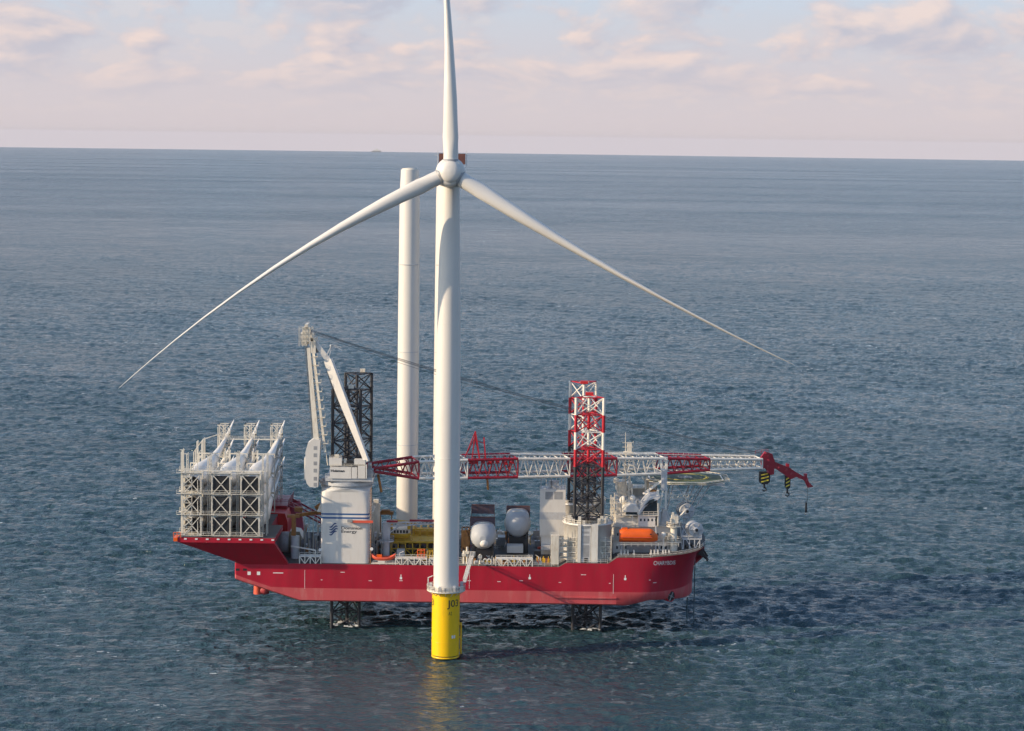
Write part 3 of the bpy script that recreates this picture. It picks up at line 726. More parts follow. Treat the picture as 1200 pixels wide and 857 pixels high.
zc = zsl + 1.2; YCB = LY - 8.35
mb = MB(); mb.pb(386.5, 411.5, 547.5, 561, YCB, 2.2); cabin = mb.build('machinery_house', 'panel_white', crane)
text_on('Huisman', 1, 'black_ink', cabin, lambda u_, v_: Vector((at(390.5, 0, YCB).x + u_, YCB - .03, Z_(390, 553.3, YCB) + v_)), width=at(407, 0, YCB).x - at(390.5, 0, YCB).x, height=0.8, bold=0.04)
mb = MB(); mb.pb(412, 418.5, 548, 561, YCB, 2.2); mb.pb(419.3, 428, 546, 561, YCB - .1, 2.3); mb.pb(428.5, 430, 545, 561, YCB - .2, 1); mb.build('winch_cabinet', 'panel_white', crane)
for r4 in ((385.5, 400.5, 537, 545.8), (415, 428, 539, 544.8)): MB().pb(*r4, YCB + .5, 3).build('upper_cabinet', 'panel_white', crane)
mb = MB(); mb.pb(406.5, 413, 540, 546, YCB + .6, 2); mb.build('winch_drum', 'dark', crane)
mb = MB(); mb.pb(430, 437, 551, 562, YCB + .4, 4); mb.pb(431, 435, 544, 551, YCB + 1, 3); mb.build('boom_hinge', 'steel_gray', crane)
mb = MB(); mb.pb(392, 397, 533, 537, YCB + 1, 1); mb.pb(403, 406, 538, 543, YCB + 1, 1)
mb.rail([at(386, 537, YCB + .6), at(400, 537, YCB + .6)], .9); mb.rail([at(387, 547.5, YCB), at(428, 547.5, YCB)], .9); mb.build('handrail', 'cream', crane)
# winch house at the back of the crane
mb = MB()
for Y in (LY - 7.4, LY + 3.6):
    poly = [at(x, y, Y) for x, y in ((363, 571), (372.5, 571), (373.5, 550), (375.5, 516), (367, 514.5), (361, 519), (358, 530), (357.5, 560), (359.5, 567))]
    mb.prism(poly, (0, 3.8, 0))
wh = mb.build('winch_house', 'panel_white', crane)
for y in (523, 531.5, 541, 549.5, 559, 566): MB().pb(367.5, 371.5, y, y + 4.4, LY - 7.43, 0.1).build('winch_opening', 'steel_gray', wh)
mb = MB(); mb.box((at(360, 0, LY).x, LY - 3.6, Z_(362, 560, LY)), (at(372, 0, LY).x, LY + 3.6, Z_(362, 535, LY))); mb.build('counterweight', 'panel_white', crane)
# A-frame: two upright lattice columns and two thick box struts
HEAD = at(359, 398, LY)
mb = MB()
for Y, Yt in ((LY - 6.6, LY - 3.0), (LY + 6.6, LY + 3.0)):
    a0 = at(372, 530, Y); a1 = at(381, 530, Y); b0 = at(361.5, 408, Yt); b1 = at(366.5, 408, Yt)
    off = Vector((0, 1.6 if Y < LY else -1.6, 0))
    mb.beam(a0, b0, 1.7, 1.2, 0, 1.0, 1.0); mb.beam(a1, b1, 0.7, .7)
    mb.truss(a0, b0, a1, b1, 16, 0.22, x=False)
    for i in range(1, 12):
        p = a1.lerp(b1, i / 12); mb.box(p + Vector((-.2, -1.2, 0)), p + Vector((1.3, 0.5, 0.16))); mb.rail([p + Vector((1.3, -1.2, 0.1)), p + Vector((1.3, .5, .1))], 1.0, .05)
    mb.tube(a1 + Vector((.8, -.4, -4)), b1 + Vector((.4, -.4, 0)), .12)
for i in range(1, 6):
    t = i / 6; p = at(376, 530, LY - 6.6).lerp(at(364, 408, LY - 3.0), t); q = at(376, 530, LY + 6.6).lerp(at(364, 408, LY + 3.0), t); mb.tube(p, q, .3)
af = mb.build('mast_column', 'cream', crane)
mb = MB()
for Y, Yt in ((LY - 7.2, LY - 2.6), (LY + 7.2, LY + 2.6)):
    p = at(430, 541, Y); q = at(384.5, 422, Yt); m_ = p.lerp(q, 0.6)
    mb.beam(p, m_, 1.1, 1.5, 0, 1.6, 2.5); mb.beam(m_, q, 1.6, 2.5, 0, 1.4, 2.6)
    mb.beam(q, at(367, 398, Yt), 1.1, 1.7, 0, .9, 1.2)
mb.build('mast_strut', 'panel_white', crane)
mb = MB()
for y0_, y1_, x0_, x1_ in ((384, 391, 355, 364), (391, 400, 352, 367), (400, 405, 352.5, 360), (396, 414, 364, 370), (380.5, 385, 357, 360.5)):
    mb.pb(x0_, x1_, y0_, y1_, LY - 3.6, 7.2)
for y in (387, 393, 399, 404): mb.rail([at(350.5, y, LY - 3.8), at(367, y, LY - 3.8)], .9, .06); 
for x in (350.5, 354.5, 358.5, 363): mb.beam(at(x, 383, LY - 3.9), at(x, 406, LY - 3.9), .14)
hd = mb.build('mast_head', 'cream', crane)
mb = MB()
for i in range(6):
    c = at(361.5, 389.5, LY - 3 + i * 1.1); mb.tube(c, c + Vector((0, .45, 0)), 1.15, n=18)
for i in range(4):
    c = at(371, 410, LY - 2.4 + i * 1.2); mb.tube(c, c + Vector((0, .45, 0)), 1.0, n=18)
mb.build('sheave', 'steel_gray', hd)
mb = MB()    # small light boom on the strut
p = at(382, 418, LY - 3); mb.beam(p, at(389, 404, LY - 3), .35); mb.beam(at(389, 404, LY - 3), at(400, 407, LY - 3), .12); mb.beam(at(389, 404, LY - 3), at(400, 410, LY - 3), .12)
for x in (390, 393, 396, 399): mb.beam(at(x, 405 + (x - 389) * .25, LY - 3), at(x, 408, LY - 3), .1)
mb.beam(at(389, 404, LY - 3), at(386, 418, LY - 3), .2); mb.tube(at(388, 406, LY - 3), at(388, 404, LY - 3), .4)
mb.build('service_davit', 'light_gray', crane)
mb = MB()
for i in range(5):
    mb.tube(at(357 + i * .8, 404, LY - 2 + i), at(366 + i * .8, 520, LY - 2 + i), .05, n=4)
for i in range(4):
    mb.tube(at(380 + i * .5, 425, LY - 2 + i), at(405 + i, 505, LY - 2 + i), .07, n=4)
mb.build('reeving_rope', 'cable_dark', crane)

# ---- boom: local frame along its own direction, swung slightly inboard so it passes behind the near bow leg
SL = R(14.0)
bd = Vector((math.cos(SL), math.sin(SL), 0)); bw = Vector((-math.sin(SL), math.cos(SL), 0)); UZ = Vector((0, 0, 1))
HB = 5.4                          # half width
def t_at(px, side, z):
    lo, hi = 0, 190
    for _ in range(40):
        m_ = (lo + hi) / 2; p = Vector((LX, LY, z)) + bd * m_ + bw * side
        if proj(p)[0] < px: lo = m_
        else: hi = m_
    return (lo + hi) / 2
def yz(px, py, side):              # height on the near/far chord line that shows at picture row py
    t = t_at(px, side, 50); p = Vector((LX, LY, 0)) + bd * t + bw * side
    return at(px, py, p.y).z
# centre line heights of chords along px
def interp(tab, x):
    if x <= tab[0][0]: return tab[0][1]
    for (a, va), (b, vb) in zip(tab[:-1], tab[1:]):
        if x <= b: return va + (vb - va) * (x - a) / (b - a)
    return tab[-1][1]
topz = [(t_at(p, -HB, 50), yz(p, y, -HB)) for p, y in ((437, 549.5), (491, 541.5), (560, 539.0), (607, 538), (668, 538), (720, 537.5), (780, 537.5), (835, 538.8), (896, 539.5))]
botz = [(t_at(p, -HB, 50), yz(p, y, -HB)) for p, y in ((437, 552.5), (491, 561), (560, 560.2), (607, 559.3), (668, 558.2), (720, 557.0), (780, 555.0), (835, 551.2), (896, 549.8))]
def width_at(t): 
    tt = t_at(780, -HB, 50); te = t_at(896, -HB, 50)
    return HB if t < tt else HB - 1.9 * (t - tt) / (te - tt)
edges = [437, 491, 548, 607, 668, 723, 780, 833, 896]
cols = [0, 1, 0, 1, 0, 1, 0, 1]
boom = bpy.data.objects.new('boom', None); scene.collection.objects.link(boom); boom.parent = crane
boom.location = (0, 0, 0)
def BP(t, side, z): return Vector((LX, LY, z)) + bd * t + bw * side
for k_ in range(8):
    ta, tb_ = t_at(edges[k_], -HB, 50), t_at(edges[k_ + 1], -HB, 50)
    nb = max(3, round((tb_ - ta) / 3.1)); mb = MB(); mi = 0
    for i in range(nb):
        t0 = ta + (tb_ - ta) * i / nb; t1 = ta + (tb_ - ta) * (i + 1) / nb
        w0, w1 = width_at(t0), width_at(t1); za0, za1, zb0, zb1 = interp(topz, t0), interp(topz, t1), interp(botz, t0), interp(botz, t1)
        for s_ in (-1, 1):
            mb.tube(BP(t0, s_ * w0, za0), BP(t1, s_ * w1, za1), .46, n=8, caps=False); mb.tube(BP(t0, s_ * w0, zb0), BP(t1, s_ * w1, zb1), .46, n=8, caps=False)
            tm = (t0 + t1) / 2; wm = (w0 + w1) / 2
            mb.tube(BP(t0, s_ * w0, zb0), BP(tm, s_ * wm, (za0 + za1) / 2), .17, n=6, caps=False)
            mb.tube(BP(tm, s_ * wm, (za0 + za1) / 2), BP(t1, s_ * w1, zb1), .17, n=6, caps=False)
        if k_ > 0:
            for z0_, z1_ in ((za0, za1), (zb0, zb1)):
                mb.tube(BP(t0, -w0, z0_), BP(t0, w0, z0_), .15, n=5, caps=False); mb.tube(BP(t0, -w0, z0_), BP(t1, w1, z1_), .13, n=5, caps=False)
            if i % 4 == 0: mb.tube(BP(t0, -w0, za0), BP(t0, w0, zb0), .13, n=5, caps=False)
        elif i > nb - 3:
            mb.tube(BP(t0, -w0, za0), BP(t0, w0, za0), .2, n=5); mb.tube(BP(t0, -w0, zb0), BP(t0, w0, zb0), .2, n=5)
    # a heavier frame where sections meet
    w1 = width_at(tb_); zt1, zb1 = interp(topz, tb_), interp(botz, tb_)
    for a, b in (((-w1, zt1), (w1, zt1)), ((-w1, zb1), (w1, zb1)), ((-w1, zt1), (-w1, zb1)), ((w1, zt1), (w1, zb1))):
        mb.tube(BP(tb_, *a), BP(tb_, *b), .26, n=6)
    mb.build('boom_section', 'boom_red' if cols[k_] == 0 else 'paint_white', boom)
# walkway along the boom
mb = MB(); ta = t_at(510, 0, 50); tb_ = t_at(880, 0, 50)
for i in range(60):
    t0 = ta + (tb_ - ta) * i / 60; t1 = ta + (tb_ - ta) * (i + 1) / 60
    mb.beam(BP(t0, 1.5, interp(topz, t0) + .35), BP(t1, 1.5, interp(topz, t1) + .35), 1.0, .1); mb.beam(BP(t0, 1.0, interp(topz, t0) + 1.3), BP(t1, 1.0, interp(topz, t1) + 1.3), .1); mb.beam(BP(t0, 1.0, interp(topz, t0) + .3), BP(t0, 1.0, interp(topz, t0) + 1.3), .08)
mb.build('boom_walkway', 'cream', boom)
# red frame standing on the boom near the turbine tower
mb = MB()
tq = t_at(562, -HB, 50); zq = interp(topz, tq)
def bq(px, py, s_): t = t_at(px, s_, 50); p = BP(t, s_, 0); return at(px, py, p.y)
for s_ in (-HB, HB - 4):
    mb.beam(bq(557, 506 + (s_ > 0) * 6, s_), bq(562, 538, s_), .45); mb.beam(bq(557, 506 + (s_ > 0) * 6, s_), bq(545, 536, s_), .25); mb.beam(bq(557, 506 + (s_ > 0) * 6, s_), bq(553, 538, s_), .3); mb.beam(bq(567, 513, s_), bq(569, 538, s_), .4)
    mb.beam(bq(557, 516, s_), bq(568, 520, s_), .25)
mb.tube(bq(557, 506, -HB), bq(557, 512, HB - 4), .2); mb.tube(bq(567, 513, -HB), bq(567, 513, HB - 4), .2)
for p_ in (552, 558, 566, 574, 583, 592, 600):
    mb.pb(p_ - 2.4, p_ + 2.4, 540 + random.uniform(0, 2), 543 + random.uniform(0, 2), BP(tq, -HB, 0).y + 2 + (p_ - 552) * .06, 3)
mb.build('stay_frame', 'leg_red', boom)
for s_ in (-2.4, 2.4):
    MB().tube(bq(571, 560, s_), bq(572, 574, s_), .35).build('hanging_guide', 'rust', boom)
    MB().tube(bq(443, 556, s_), bq(447, 577, s_), .4).build('hanging_guide', 'rust', boom)
# boom head and fly jib
te = t_at(896, -HB, 50); zh = (interp(topz, te) + interp(botz, te)) / 2
mb = MB()
t0 = t_at(893, 0, 50); t1 = t_at(907, 0, 50)
for s_ in (-3.2, 3.2):
    poly = [bq(x, y, s_) for x, y in ((892, 536), (897, 529.5), (905, 532), (908, 541), (907, 556), (903, 557), (898, 550), (893, 548))]
    mb.prism(poly, bw * .9)
for y in (533, 540, 547, 553): mb.tube(bq(900, y, -3.4), bq(900, y, 3.6), .45)
mb.tube(bq(897, 531, -4.2), bq(897, 531, 4.6), .4); mb.rail([bq(885, 532, -3.6), bq(900, 530, -3.6)], 1.0, .07)
head = mb.build('boom_head', 'boom_red', boom)
mb = MB()
def bqy(px, py, s_): return bq(px, py, s_)
for s_ in (-1.6, 1.6):
    poly = [bqy(x, y, s_) for x, y in ((905, 540), (913, 543.5), (925, 548), (932, 553), (942, 558.5), (944.5, 556), (948, 565), (953, 570.5), (947, 572), (942.5, 563), (933, 559), (927, 562), (920, 557), (909, 549.5), (905, 550))]
    mb.prism(poly, bw * .5)
for px_, py_ in ((912, 547), (921, 550), (927, 555), (937, 559), (945, 562), (948, 569)): mb.tube(bqy(px_, py_, -1.6), bqy(px_, py_, 2.1), .6)
for px_, py_ in ((923, 545.5), (944, 557.5)): mb.pb(px_ - 1.5, px_ + 2, py_ - 2, py_ + 2, bqy(px_, py_, -1).y, 2)
mb.build('fly_jib', 'boom_red', boom)
# luffing ropes from mast head to boom head
mb = MB()
for i, (s_, dy) in enumerate(((-3.0, 0), (-2.2, .6), (2.2, 0), (3.0, .6), (0, 1.8))):
    a = at(366, 387 + dy * 2 + (1.0 if s_ > 0 else 0), LY - 2 + i); b = bq(893, 531 + dy, s_)
    prev = a
    for j in range(1, 33):
        t = j / 32; p = a.lerp(b, t) - Vector((0, 0, 4 * (2.3 + .5 * dy) * t * (1 - t))); mb.tube(prev, p, .055, n=5, caps=False); prev = p
mb.build('luffing_rope', 'cable_dark', crane)

# ---- hook blocks hanging from the boom
def hook(name, px, ytop, y0, y1, wpx, s_, label, yel):
    c = bq(px, y0, s_); t_ = thing(name, (c.x, c.y, bq(px, y1, s_).z), label, 'crane hook', 'hook blocks hanging from the crane')
    mb = MB(); hw = wpx / 2 / 3.7
    z0_ = c.z; z1_ = bq(px, y1, s_).z; zm = z0_ + (z1_ - z0_) * .62
    for k_ in range(3): y = c.y - .9 + k_ * .65; mb.prism([(c.x - hw, y, z0_), (c.x + hw, y, z0_), (c.x + hw, y, zm + .8), (c.x + hw * .5, y, zm), (c.x - hw * .5, y, zm), (c.x - hw, y, zm + .8)], (0, .45, 0))
    mb.build('block', 'dark', t_)
    mb = MB()
    for k_ in range(3):
        z = zm + .5 + k_ * (z0_ - zm) * .28; mb.prism([(c.x - hw * .7, c.y - .95, z), (c.x + hw * .7, c.y - .95, z + .7), (c.x + hw * .7, c.y - .95, z + 1.15), (c.x - hw * .7, c.y - .95, z + .45)], (0, .04, 0))
    mb.build('warning_stripe', yel, t_)
    mb = MB(); mb.tube((c.x, c.y, zm + .2), (c.x, c.y, z1_ + 1.0), .3)
    pr = None
    for i in range(9):
        a = R(90 - i * 32); p = Vector((c.x + .62 * math.cos(a), c.y, z1_ + .75 + .62 * math.sin(a)))
        if pr: mb.tube(pr, p, .22, n=6)
        pr = p
    mb.build('hook', 'dark', t_)
    mb = MB()
    for dx in (-hw * .7, -hw * .2, hw * .3, hw * .7): mb.tube((c.x + dx, c.y, z0_), (c.x + dx, c.y, bq(px, ytop, s_).z), .06, n=5)
    mb.build('hoist_rope', 'cable_dark', t_)
hook('hook_block', 896, 545, 553, 576, 13, -.6, 'largest black and yellow hook block hanging below the boom head', 'heli_yellow')
hook('hook_block', 923, 552, 557.5, 582, 6.5, 0, 'narrow black hook block with yellow stripes hanging from the middle of the fly jib', 'heli_yellow')
c = bq(944.5, 603, 0); tw_ = thing('whip_hook', (c.x, c.y, c.z), 'small single line whip hook hanging lowest from the tip of the fly jib', 'crane hook', 'hook blocks hanging from the crane')
MB().tube(c + Vector((0, 0, 1)), bq(947, 570, 0), .07, n=5).build('hoist_rope', 'cable_dark', tw_)
MB().tube(bq(944.5, 602, 0), bq(944.8, 589, 0), .38, .3).build('overhaul_weight', 'dark', tw_)
MB().rev(c + Vector((0, 0, -.2)), (0, 0, 1), [(0, .1), (.2, .5), (.6, .55), (1.0, .2)], 12).build('hook', 'cream', tw_)

# ================================================================== BLADE RACK AND BLADES AT THE STERN
rackc = [at(x, 630, YP + 1).x for x in (225, 259, 293)]
rack = thing('blade_rack', ((XPa + XPb) / 2, 715, PZ), 'cream lattice rack holding nine turbine blades on the stern platform', 'rack')
cell = 6.35; hwid = 2.75
YFAR = 752.0
def tower_frame(xc, ya, yb, z0_, levels, tall, name, hw=hwid, xb=0.26, th=0.34):
    mb = MB(); H = levels * cell
    for y in (ya, yb):
        for s_ in (-1, 1): mb.beam((xc + s_ * hw, y, z0_), (xc + s_ * hw, y, z0_ + H + tall), th)
        for l in range(levels + 1): mb.beam((xc - hw, y, z0_ + l * cell), (xc + hw, y, z0_ + l * cell), th)
        for l in range(levels):
            mb.beam((xc - hw, y, z0_ + l * cell), (xc + hw, y, z0_ + (l + 1) * cell), xb); mb.beam((xc + hw, y, z0_ + l * cell), (xc - hw, y, z0_ + (l + 1) * cell), xb)
    for s_ in (-1, 1):
        for l in range(levels + 1): mb.beam((xc + s_ * hw, ya, z0_ + l * cell), (xc + s_ * hw, yb, z0_ + l * cell), th)
        for l in range(levels): mb.beam((xc + s_ * hw, ya, z0_ + l * cell), (xc + s_ * hw, yb, z0_ + (l + 1) * cell), xb)
    return mb
ZR = PZ + .35
def rsq2(cx, cy, cz, w_): return [Vector((cx + w_ * math.copysign(abs(math.cos(a)) ** .35, math.cos(a)), cy, cz + w_ * 1.05 * math.copysign(abs(math.sin(a)) ** .35, math.sin(a)))) for a in [2 * math.pi * (k_ + .5) / 28 for k_ in range(28)]]
for i, xc in enumerate(rackc):
    mb = tower_frame(xc, YP + 0.8, YP + 4.6, ZR, 3, 0.4, 'root_frame'); mb.build('root_frame', 'rack_steel', rack)
    for l in range(3): MB().loft([rsq2(xc, YP + 1.0 + d_, ZR + (l + .5) * cell, 2.45) for d_ in (0, .12)], smooth=False).build('root_cover', 'dark', rack) if i > 0 else None
    # far tip frame: denser and taller
    z0_ = PZ + 0.05
    mb = MB(); H = at(xc, 0, YFAR).z; ztop = at(proj((xc, YFAR, 50))[0], 497, YFAR).z; nlev = int((ztop - z0_) / 3.2)
    for y in (YFAR - 3.2, YFAR + 1.2):
        for s_ in (-1.5, 0.3, 1.9): mb.beam((xc + s_, y, z0_), (xc + s_, y, ztop - abs(s_) * .4), .28)
        for l in range(nlev):
            za = z0_ + (ztop - z0_) * l / nlev; zb = z0_ + (ztop - z0_) * (l + 1) / nlev
            mb.beam((xc - 1.5, y, za), (xc + 1.9, y, zb), .16); mb.beam((xc + 1.9, y, za), (xc - 1.5, y, zb), .16); mb.beam((xc - 1.7, y, zb), (xc + 2.1, y, zb), .24)
            mb.beam((xc + 1.9, YFAR - 3.2, zb), (xc + 1.9, YFAR + 1.2, zb), .2); mb.beam((xc - 1.5, YFAR - 3.2, zb), (xc - 1.5, YFAR + 1.2, zb), .2)
    mb.build('tip_frame', 'rack_steel', rack)
# galleries with handrails in front of and above the root frames
mb = MB()
xl = rackc[0] - 4.6; xr = rackc[2] + 4.0
for l in range(4):
    z = ZR + l * cell
    mb.box((xl, YP + .1, z + .2), (xr, YP + .75, z + .32)); mb.rail([(xl, YP + .1, z + .3), (xr, YP + .1, z + .3)], 1.1, .05, 1.6)
    mb.box((xl, YP + 4.7, z + .2), (xr, YP + 6.5, z + .32)); mb.rail([(xl, YP + 6.5, z + .3), (xr, YP + 6.5, z + .3)], 1.1, .05, 1.6)
mb.build('gallery', 'rack_steel', rack)
# guide posts between the columns that rise above the root frames
for x, h in ((rackc[0] - 3.6, 26), (rackc[0] - 2.2, 24.8), (rackc[0] + 4.2, 24.5), (rackc[1] - 3.9, 24.5), (rackc[1] + 4.2, 25.5), (rackc[2] - 4.1, 25.5), (rackc[2] + 3.2, 24.6), (rackc[2] + 4.6, 25.2)):
    mb = MB()
    for y in (YP + 5.2, YP + 8.4): mb.beam((x, y, PZ), (x, y, PZ + h), .26)
    for z in np.arange(PZ + 18, PZ + h, 1.6): mb.beam((x, YP + 5.2, z), (x, YP + 8.4, z), .14)
    mb.beam((x - .7, YP + 5.2, PZ + h), (x + .9, YP + 5.2, PZ + h), .2)
    mb.build('guide_post', 'rack_steel', rack)
for xc in rackc:
    for Yc_, up_ in ((697, .5), (716, .9)):
        for l in range(3):
            mb = MB(); zc2 = ZR + (l + .5) * cell + up_
            for sx in (-1, 1): mb.beam((xc + sx * 3.3, Yc_, zc2 - 3.1), (xc + sx * 3.3, Yc_, zc2 + 3.1), .32)
            for sz in (-1, 1): mb.beam((xc - 3.3, Yc_, zc2 + sz * 3.0), (xc + 3.3, Yc_, zc2 + sz * 3.0), .36)
            mb.beam((xc - 3.3, Yc_, zc2 + 1.2), (xc - 1.8, Yc_, zc2 + 3), .2); mb.beam((xc + 3.3, Yc_, zc2 + 1.2), (xc + 1.8, Yc_, zc2 + 3), .2)
            mb.build('clamp_frame', 'rack_steel', rack)
# stair tower on the aft corner
mb = MB(); xs0 = XPa + 1.0
for x in (xs0, xs0 + 3.2):
    for y in (YP + 1, YP + 4.5): mb.beam((x, y, PZ), (x, y, PZ + 26 if x == xs0 else PZ + 21), .22)
for l in range(8):
    z = PZ + l * 2.6; mb.beam((xs0, YP + .9, z), (xs0 + 3.2, YP + .9, z + 2.6), .3); mb.beam((xs0, YP + .9, z + 2.6), (xs0 + 3.2, YP + .9, z + 2.6), .18); mb.box((xs0, YP + 1, z), (xs0 + 3.2, YP + 4.5, z + .1))
    mb.rail([(xs0, YP + 1, z), (xs0 + 3.2, YP + 1, z)], 1.1, .05, 1.1)
for s_ in range(4): mb.beam((xs0 + 5, YP + .7, ZR + s_ * cell), (xs0 + 5, YP + .7, ZR + s_ * cell + cell * .7), .2)
mb.build('stair', 'rack_steel', rack)
# mid supports
for i, xc in enumerate(rackc):
    for Y, h in ((712, 21.5), ):
        mb = MB(); x0_ = xc - 3.4
        for dx in (0, 1.5):
            for dy in (0, 2.5): mb.beam((x0_ + dx, Y + dy, PZ), (x0_ + dx, Y + dy, PZ + h + (3 if i == 0 else 0)), .25)
        for z in np.arange(PZ, PZ + h, 2.2): mb.beam((x0_, Y, z), (x0_ + 1.5, Y, z + 2.2), .14); mb.beam((x0_, Y, z), (x0_ + 1.5, Y, z), .16); mb.beam((x0_, Y, z), (x0_, Y + 2.5, z + 2.2), .14)
        mb.build('mid_support', 'rack_steel', rack)
mb = MB()
x0_ = at(229, 540, 739).x; x1_ = at(240, 540, 739).x; za_ = at(229, 528, 739).z; zb_ = at(240, 513, 739).z; zc_ = at(290, 515, 748).z
mb.beam((rackc[0] - 1, 748, zc_), (rackc[2] + 1, 748, zc_), .3); mb.rail([(rackc[0] - 1, 748, zc_), (rackc[2] + 1, 748, zc_)], 1.0, .05)
for x in (x0_, x1_):
    for y in (735, 739): mb.beam((x, y, PZ), (x, y, za_ if x == x0_ else zb_), .28)
for z in np.arange(PZ, za_ - 3.5, 3.5): mb.beam((x0_, 735, z), (x1_, 735, z + 3.5), .16); mb.beam((x0_, 735, z), (x1_, 735, z), .18)
mb.beam((x0_, 735, za_), (x1_, 735, zb_), .22); mb.beam((x1_, 735, zb_), (rackc[0] - 1, 748, zb_), .25)
mb.build('top_gallery', 'rack_steel', rack)
# blades: root towards the camera, tip over the far side
names_h = ['bottom', 'middle', 'top']; names_c = ['rack column by the stair', 'middle rack column', 'rack column nearest the crane']
proto = None
bz0 = ZR + cell * .5
BL = Vector((0, 1, 0)); ax_ = Vector((0, 0, 1)); tg = Vector((1, 0, 0))
for ci, xc in enumerate(rackc):
    for ri in range(3):
        lab = 'white turbine blade, %s of its stack in the %s' % (names_h[ri], names_c[ci])
        loc = Vector((xc, YP + 1.2, bz0 + ri * cell))
        if proto is None:
            g = thing('turbine_blade', loc, lab, 'turbine blade', 'turbine blades stacked in the stern rack')
            rr = []
            for ring, (r_) in zip(blade_mesh(BL, ax_, 0.03, 0.00095, root=0.0, pitch=R(-38), axis=-tg, length=102, fat=1.85), range(99)): rr.append([loc + p for p in ring])
            mb = MB(); mb.loft(rr[:], cap=False); mb.add(rr[-1], [tuple(range(20))]); mb.build('shell', 'blade_white', g)
            mb = MB(); n_ = 32
            mb.rev(loc, (0, 1, 0), [(-.02, 2.26), (-.02, 2.12), (1.5, 2.12)], 32, cap=False); mb.rev(loc, (0, 1, 0), [(1.5, 2.11), (1.55, 2.11)], 32); mb.build('root_opening', 'dark', g)
            proto = g
        else:
            g = copy_tree(proto); g.location = loc; g['label'] = lab
            
# ================================================================== CARGO ON DECK
def ZDk(): return ZD + 0.02
# two tower stacks
def tower_stack(px_bottom, px_top, Y, label):
    c = at(px_bottom, 600, Y); x = (c.x + at(px_top, 250, Y).x) / 2; z1_ = at(px_top, 199, Y).z
    g = thing('tower_section', (x, Y, ZD), label, 'tower section', 'turbine towers standing upright on deck')
    MB().rev((x, Y, 0), (0, 0, 1), [(ZD + 2.5, 3.42), (ZD + 55, 3.42), (ZD + 75, 3.38), (z1_ - 8, 3.2), (z1_, 2.85)], 64).build('shell', 'tower_white', g)
    MB().rev((x, Y, 0), (0, 0, 1), [(ZD + .01, 4.6), (ZD + 1.2, 4.6), (ZD + 1.3, 3.8), (ZD + 2.5, 3.7)], 40).build('base_frame', 'tool_yellow', g)
    mb = MB(); mb.rev((x, Y, z1_), (0, 0, 1), [(0.003, 2.6), (.35, 2.5), (.6, .4)], 24); mb.build('top_cover', 'cream', g)
    for z in (ZD + 32, ZD + 62, ZD + 90): MB().rev((x, Y, z), (0, 0, 1), [(-.12, 3.40), (-.1, 3.455), (.1, 3.455), (.12, 3.40)], 64, cap=False).build('flange', 'light_gray', g)
    return g
tower_stack(477.8, 479.2, 722, 'upright white tower standing alone left of the turbine, behind yellow deck tools')
tower_stack(519.8, 522.0, 722, 'upright white tower on deck almost hidden behind the turbine tower')

# nacelles
def nacelle(pxc, pyc, Yf, r, length, label, covered):
    c = at(pxc, pyc, Yf); g = thing('spare_nacelle', (c.x, Yf, ZD), label, 'nacelle', 'turbine nacelles lying on deck')
    mb = MB(); rings = []
    for t, k_ in ((0, .25), (.5, .62), (1.4, .86), (2.6, .97), (4.5, 1.0), (6.5, 1.0), (6.6, .96), (length, .94), (length + 1.5, .75)):
        ring = []
        for i in range(28):
            a = 2 * math.pi * i / 28; ca, sa = math.cos(a), math.sin(a); p_ = 1.0 if t < 6.4 else .6
            ring.append(c + Vector((r * k_ * math.copysign(abs(ca) ** p_, ca), t, r * k_ * math.copysign(abs(sa) ** p_, sa) - .25 * (1 - k_))))
        rings.append(ring)
    mb.loft(rings[:6]); mb.build('hub_cover', 'cover_gray', g)
    mb = MB(); mb.loft(rings[5:]); mb.build('body', 'tower_white', g)
    mb = MB(); mb.rev(c + Vector((0, 5.9, 0)), (0, 1, 0), [(0, r + .05), (.02, r + .28), (.7, r + .28), (.72, r + .02)], 36, cap=False); mb.build('generator_ring', 'cream', g)
    if covered:
        mb = MB(); mb.rev(c + Vector((.35, .3, -1.6)), (.05, -1, -.15), [(-1.2, 1.5), (0, 1.3), (.5, .8), (.7, .1)], 18); mb.build('hub_port', 'panel_white', g)
    mb = MB(); mb.box((c.x - r * .7, Yf + 2.2, ZD + .05), (c.x + r * .7, Yf + length, c.z - r * .88))
    for s_ in (-1, 1): mb.box((c.x + s_ * r * .8 - .3, Yf + 2.0, ZD + .04), (c.x + s_ * r * .8 + .3, Yf + 4, c.z - r * .55))
    mb.build('cradle', 'dark', g)
    for x0_, x1_, y0_, y1_, Yc in (((551.5, 579.5, 607, 616.5, Yf + 11), (553, 579, 592.5, 602, Yf + 17)) if covered else ((594, 620.5, 594, 603.5, Yf + 14),)):
        q = at(x0_, y1_, Yc); q2 = at(x1_, y0_, Yc)
        cp = MB().box(q, (q2.x, Yc + .9, q2.z)).build('cooler_panel', 'cooler', g)
        mb = MB(); mb.box((q.x - .12, Yc - .05, q2.z), (q2.x + .12, Yc + .95, q2.z + .22))
        for x_ in (q.x - .18, q2.x + .02): mb.box((x_, Yc - .05, q.z - 2.5), (x_ + .16, Yc + .9, q2.z))
        for j in range(1, 4): x_ = q.x + (q2.x - q.x) * j / 4; mb.box((x_ - .04, Yc - .03, q.z), (x_ + .04, Yc, q2.z))
        mb.build('cooler_frame', 'cooler_red', cp)
    return g
nacelle(566, 631.5, 690, 3.85, 17.0, 'grey shrink-wrapped turbine nacelle with two stacked dark coolers, nearer the turbine tower', True)
nacelle(606.5, 617.5, 703, 3.9, 15.0, 'smooth round grey turbine nacelle with one dark cooler, beside the boom rest', False)

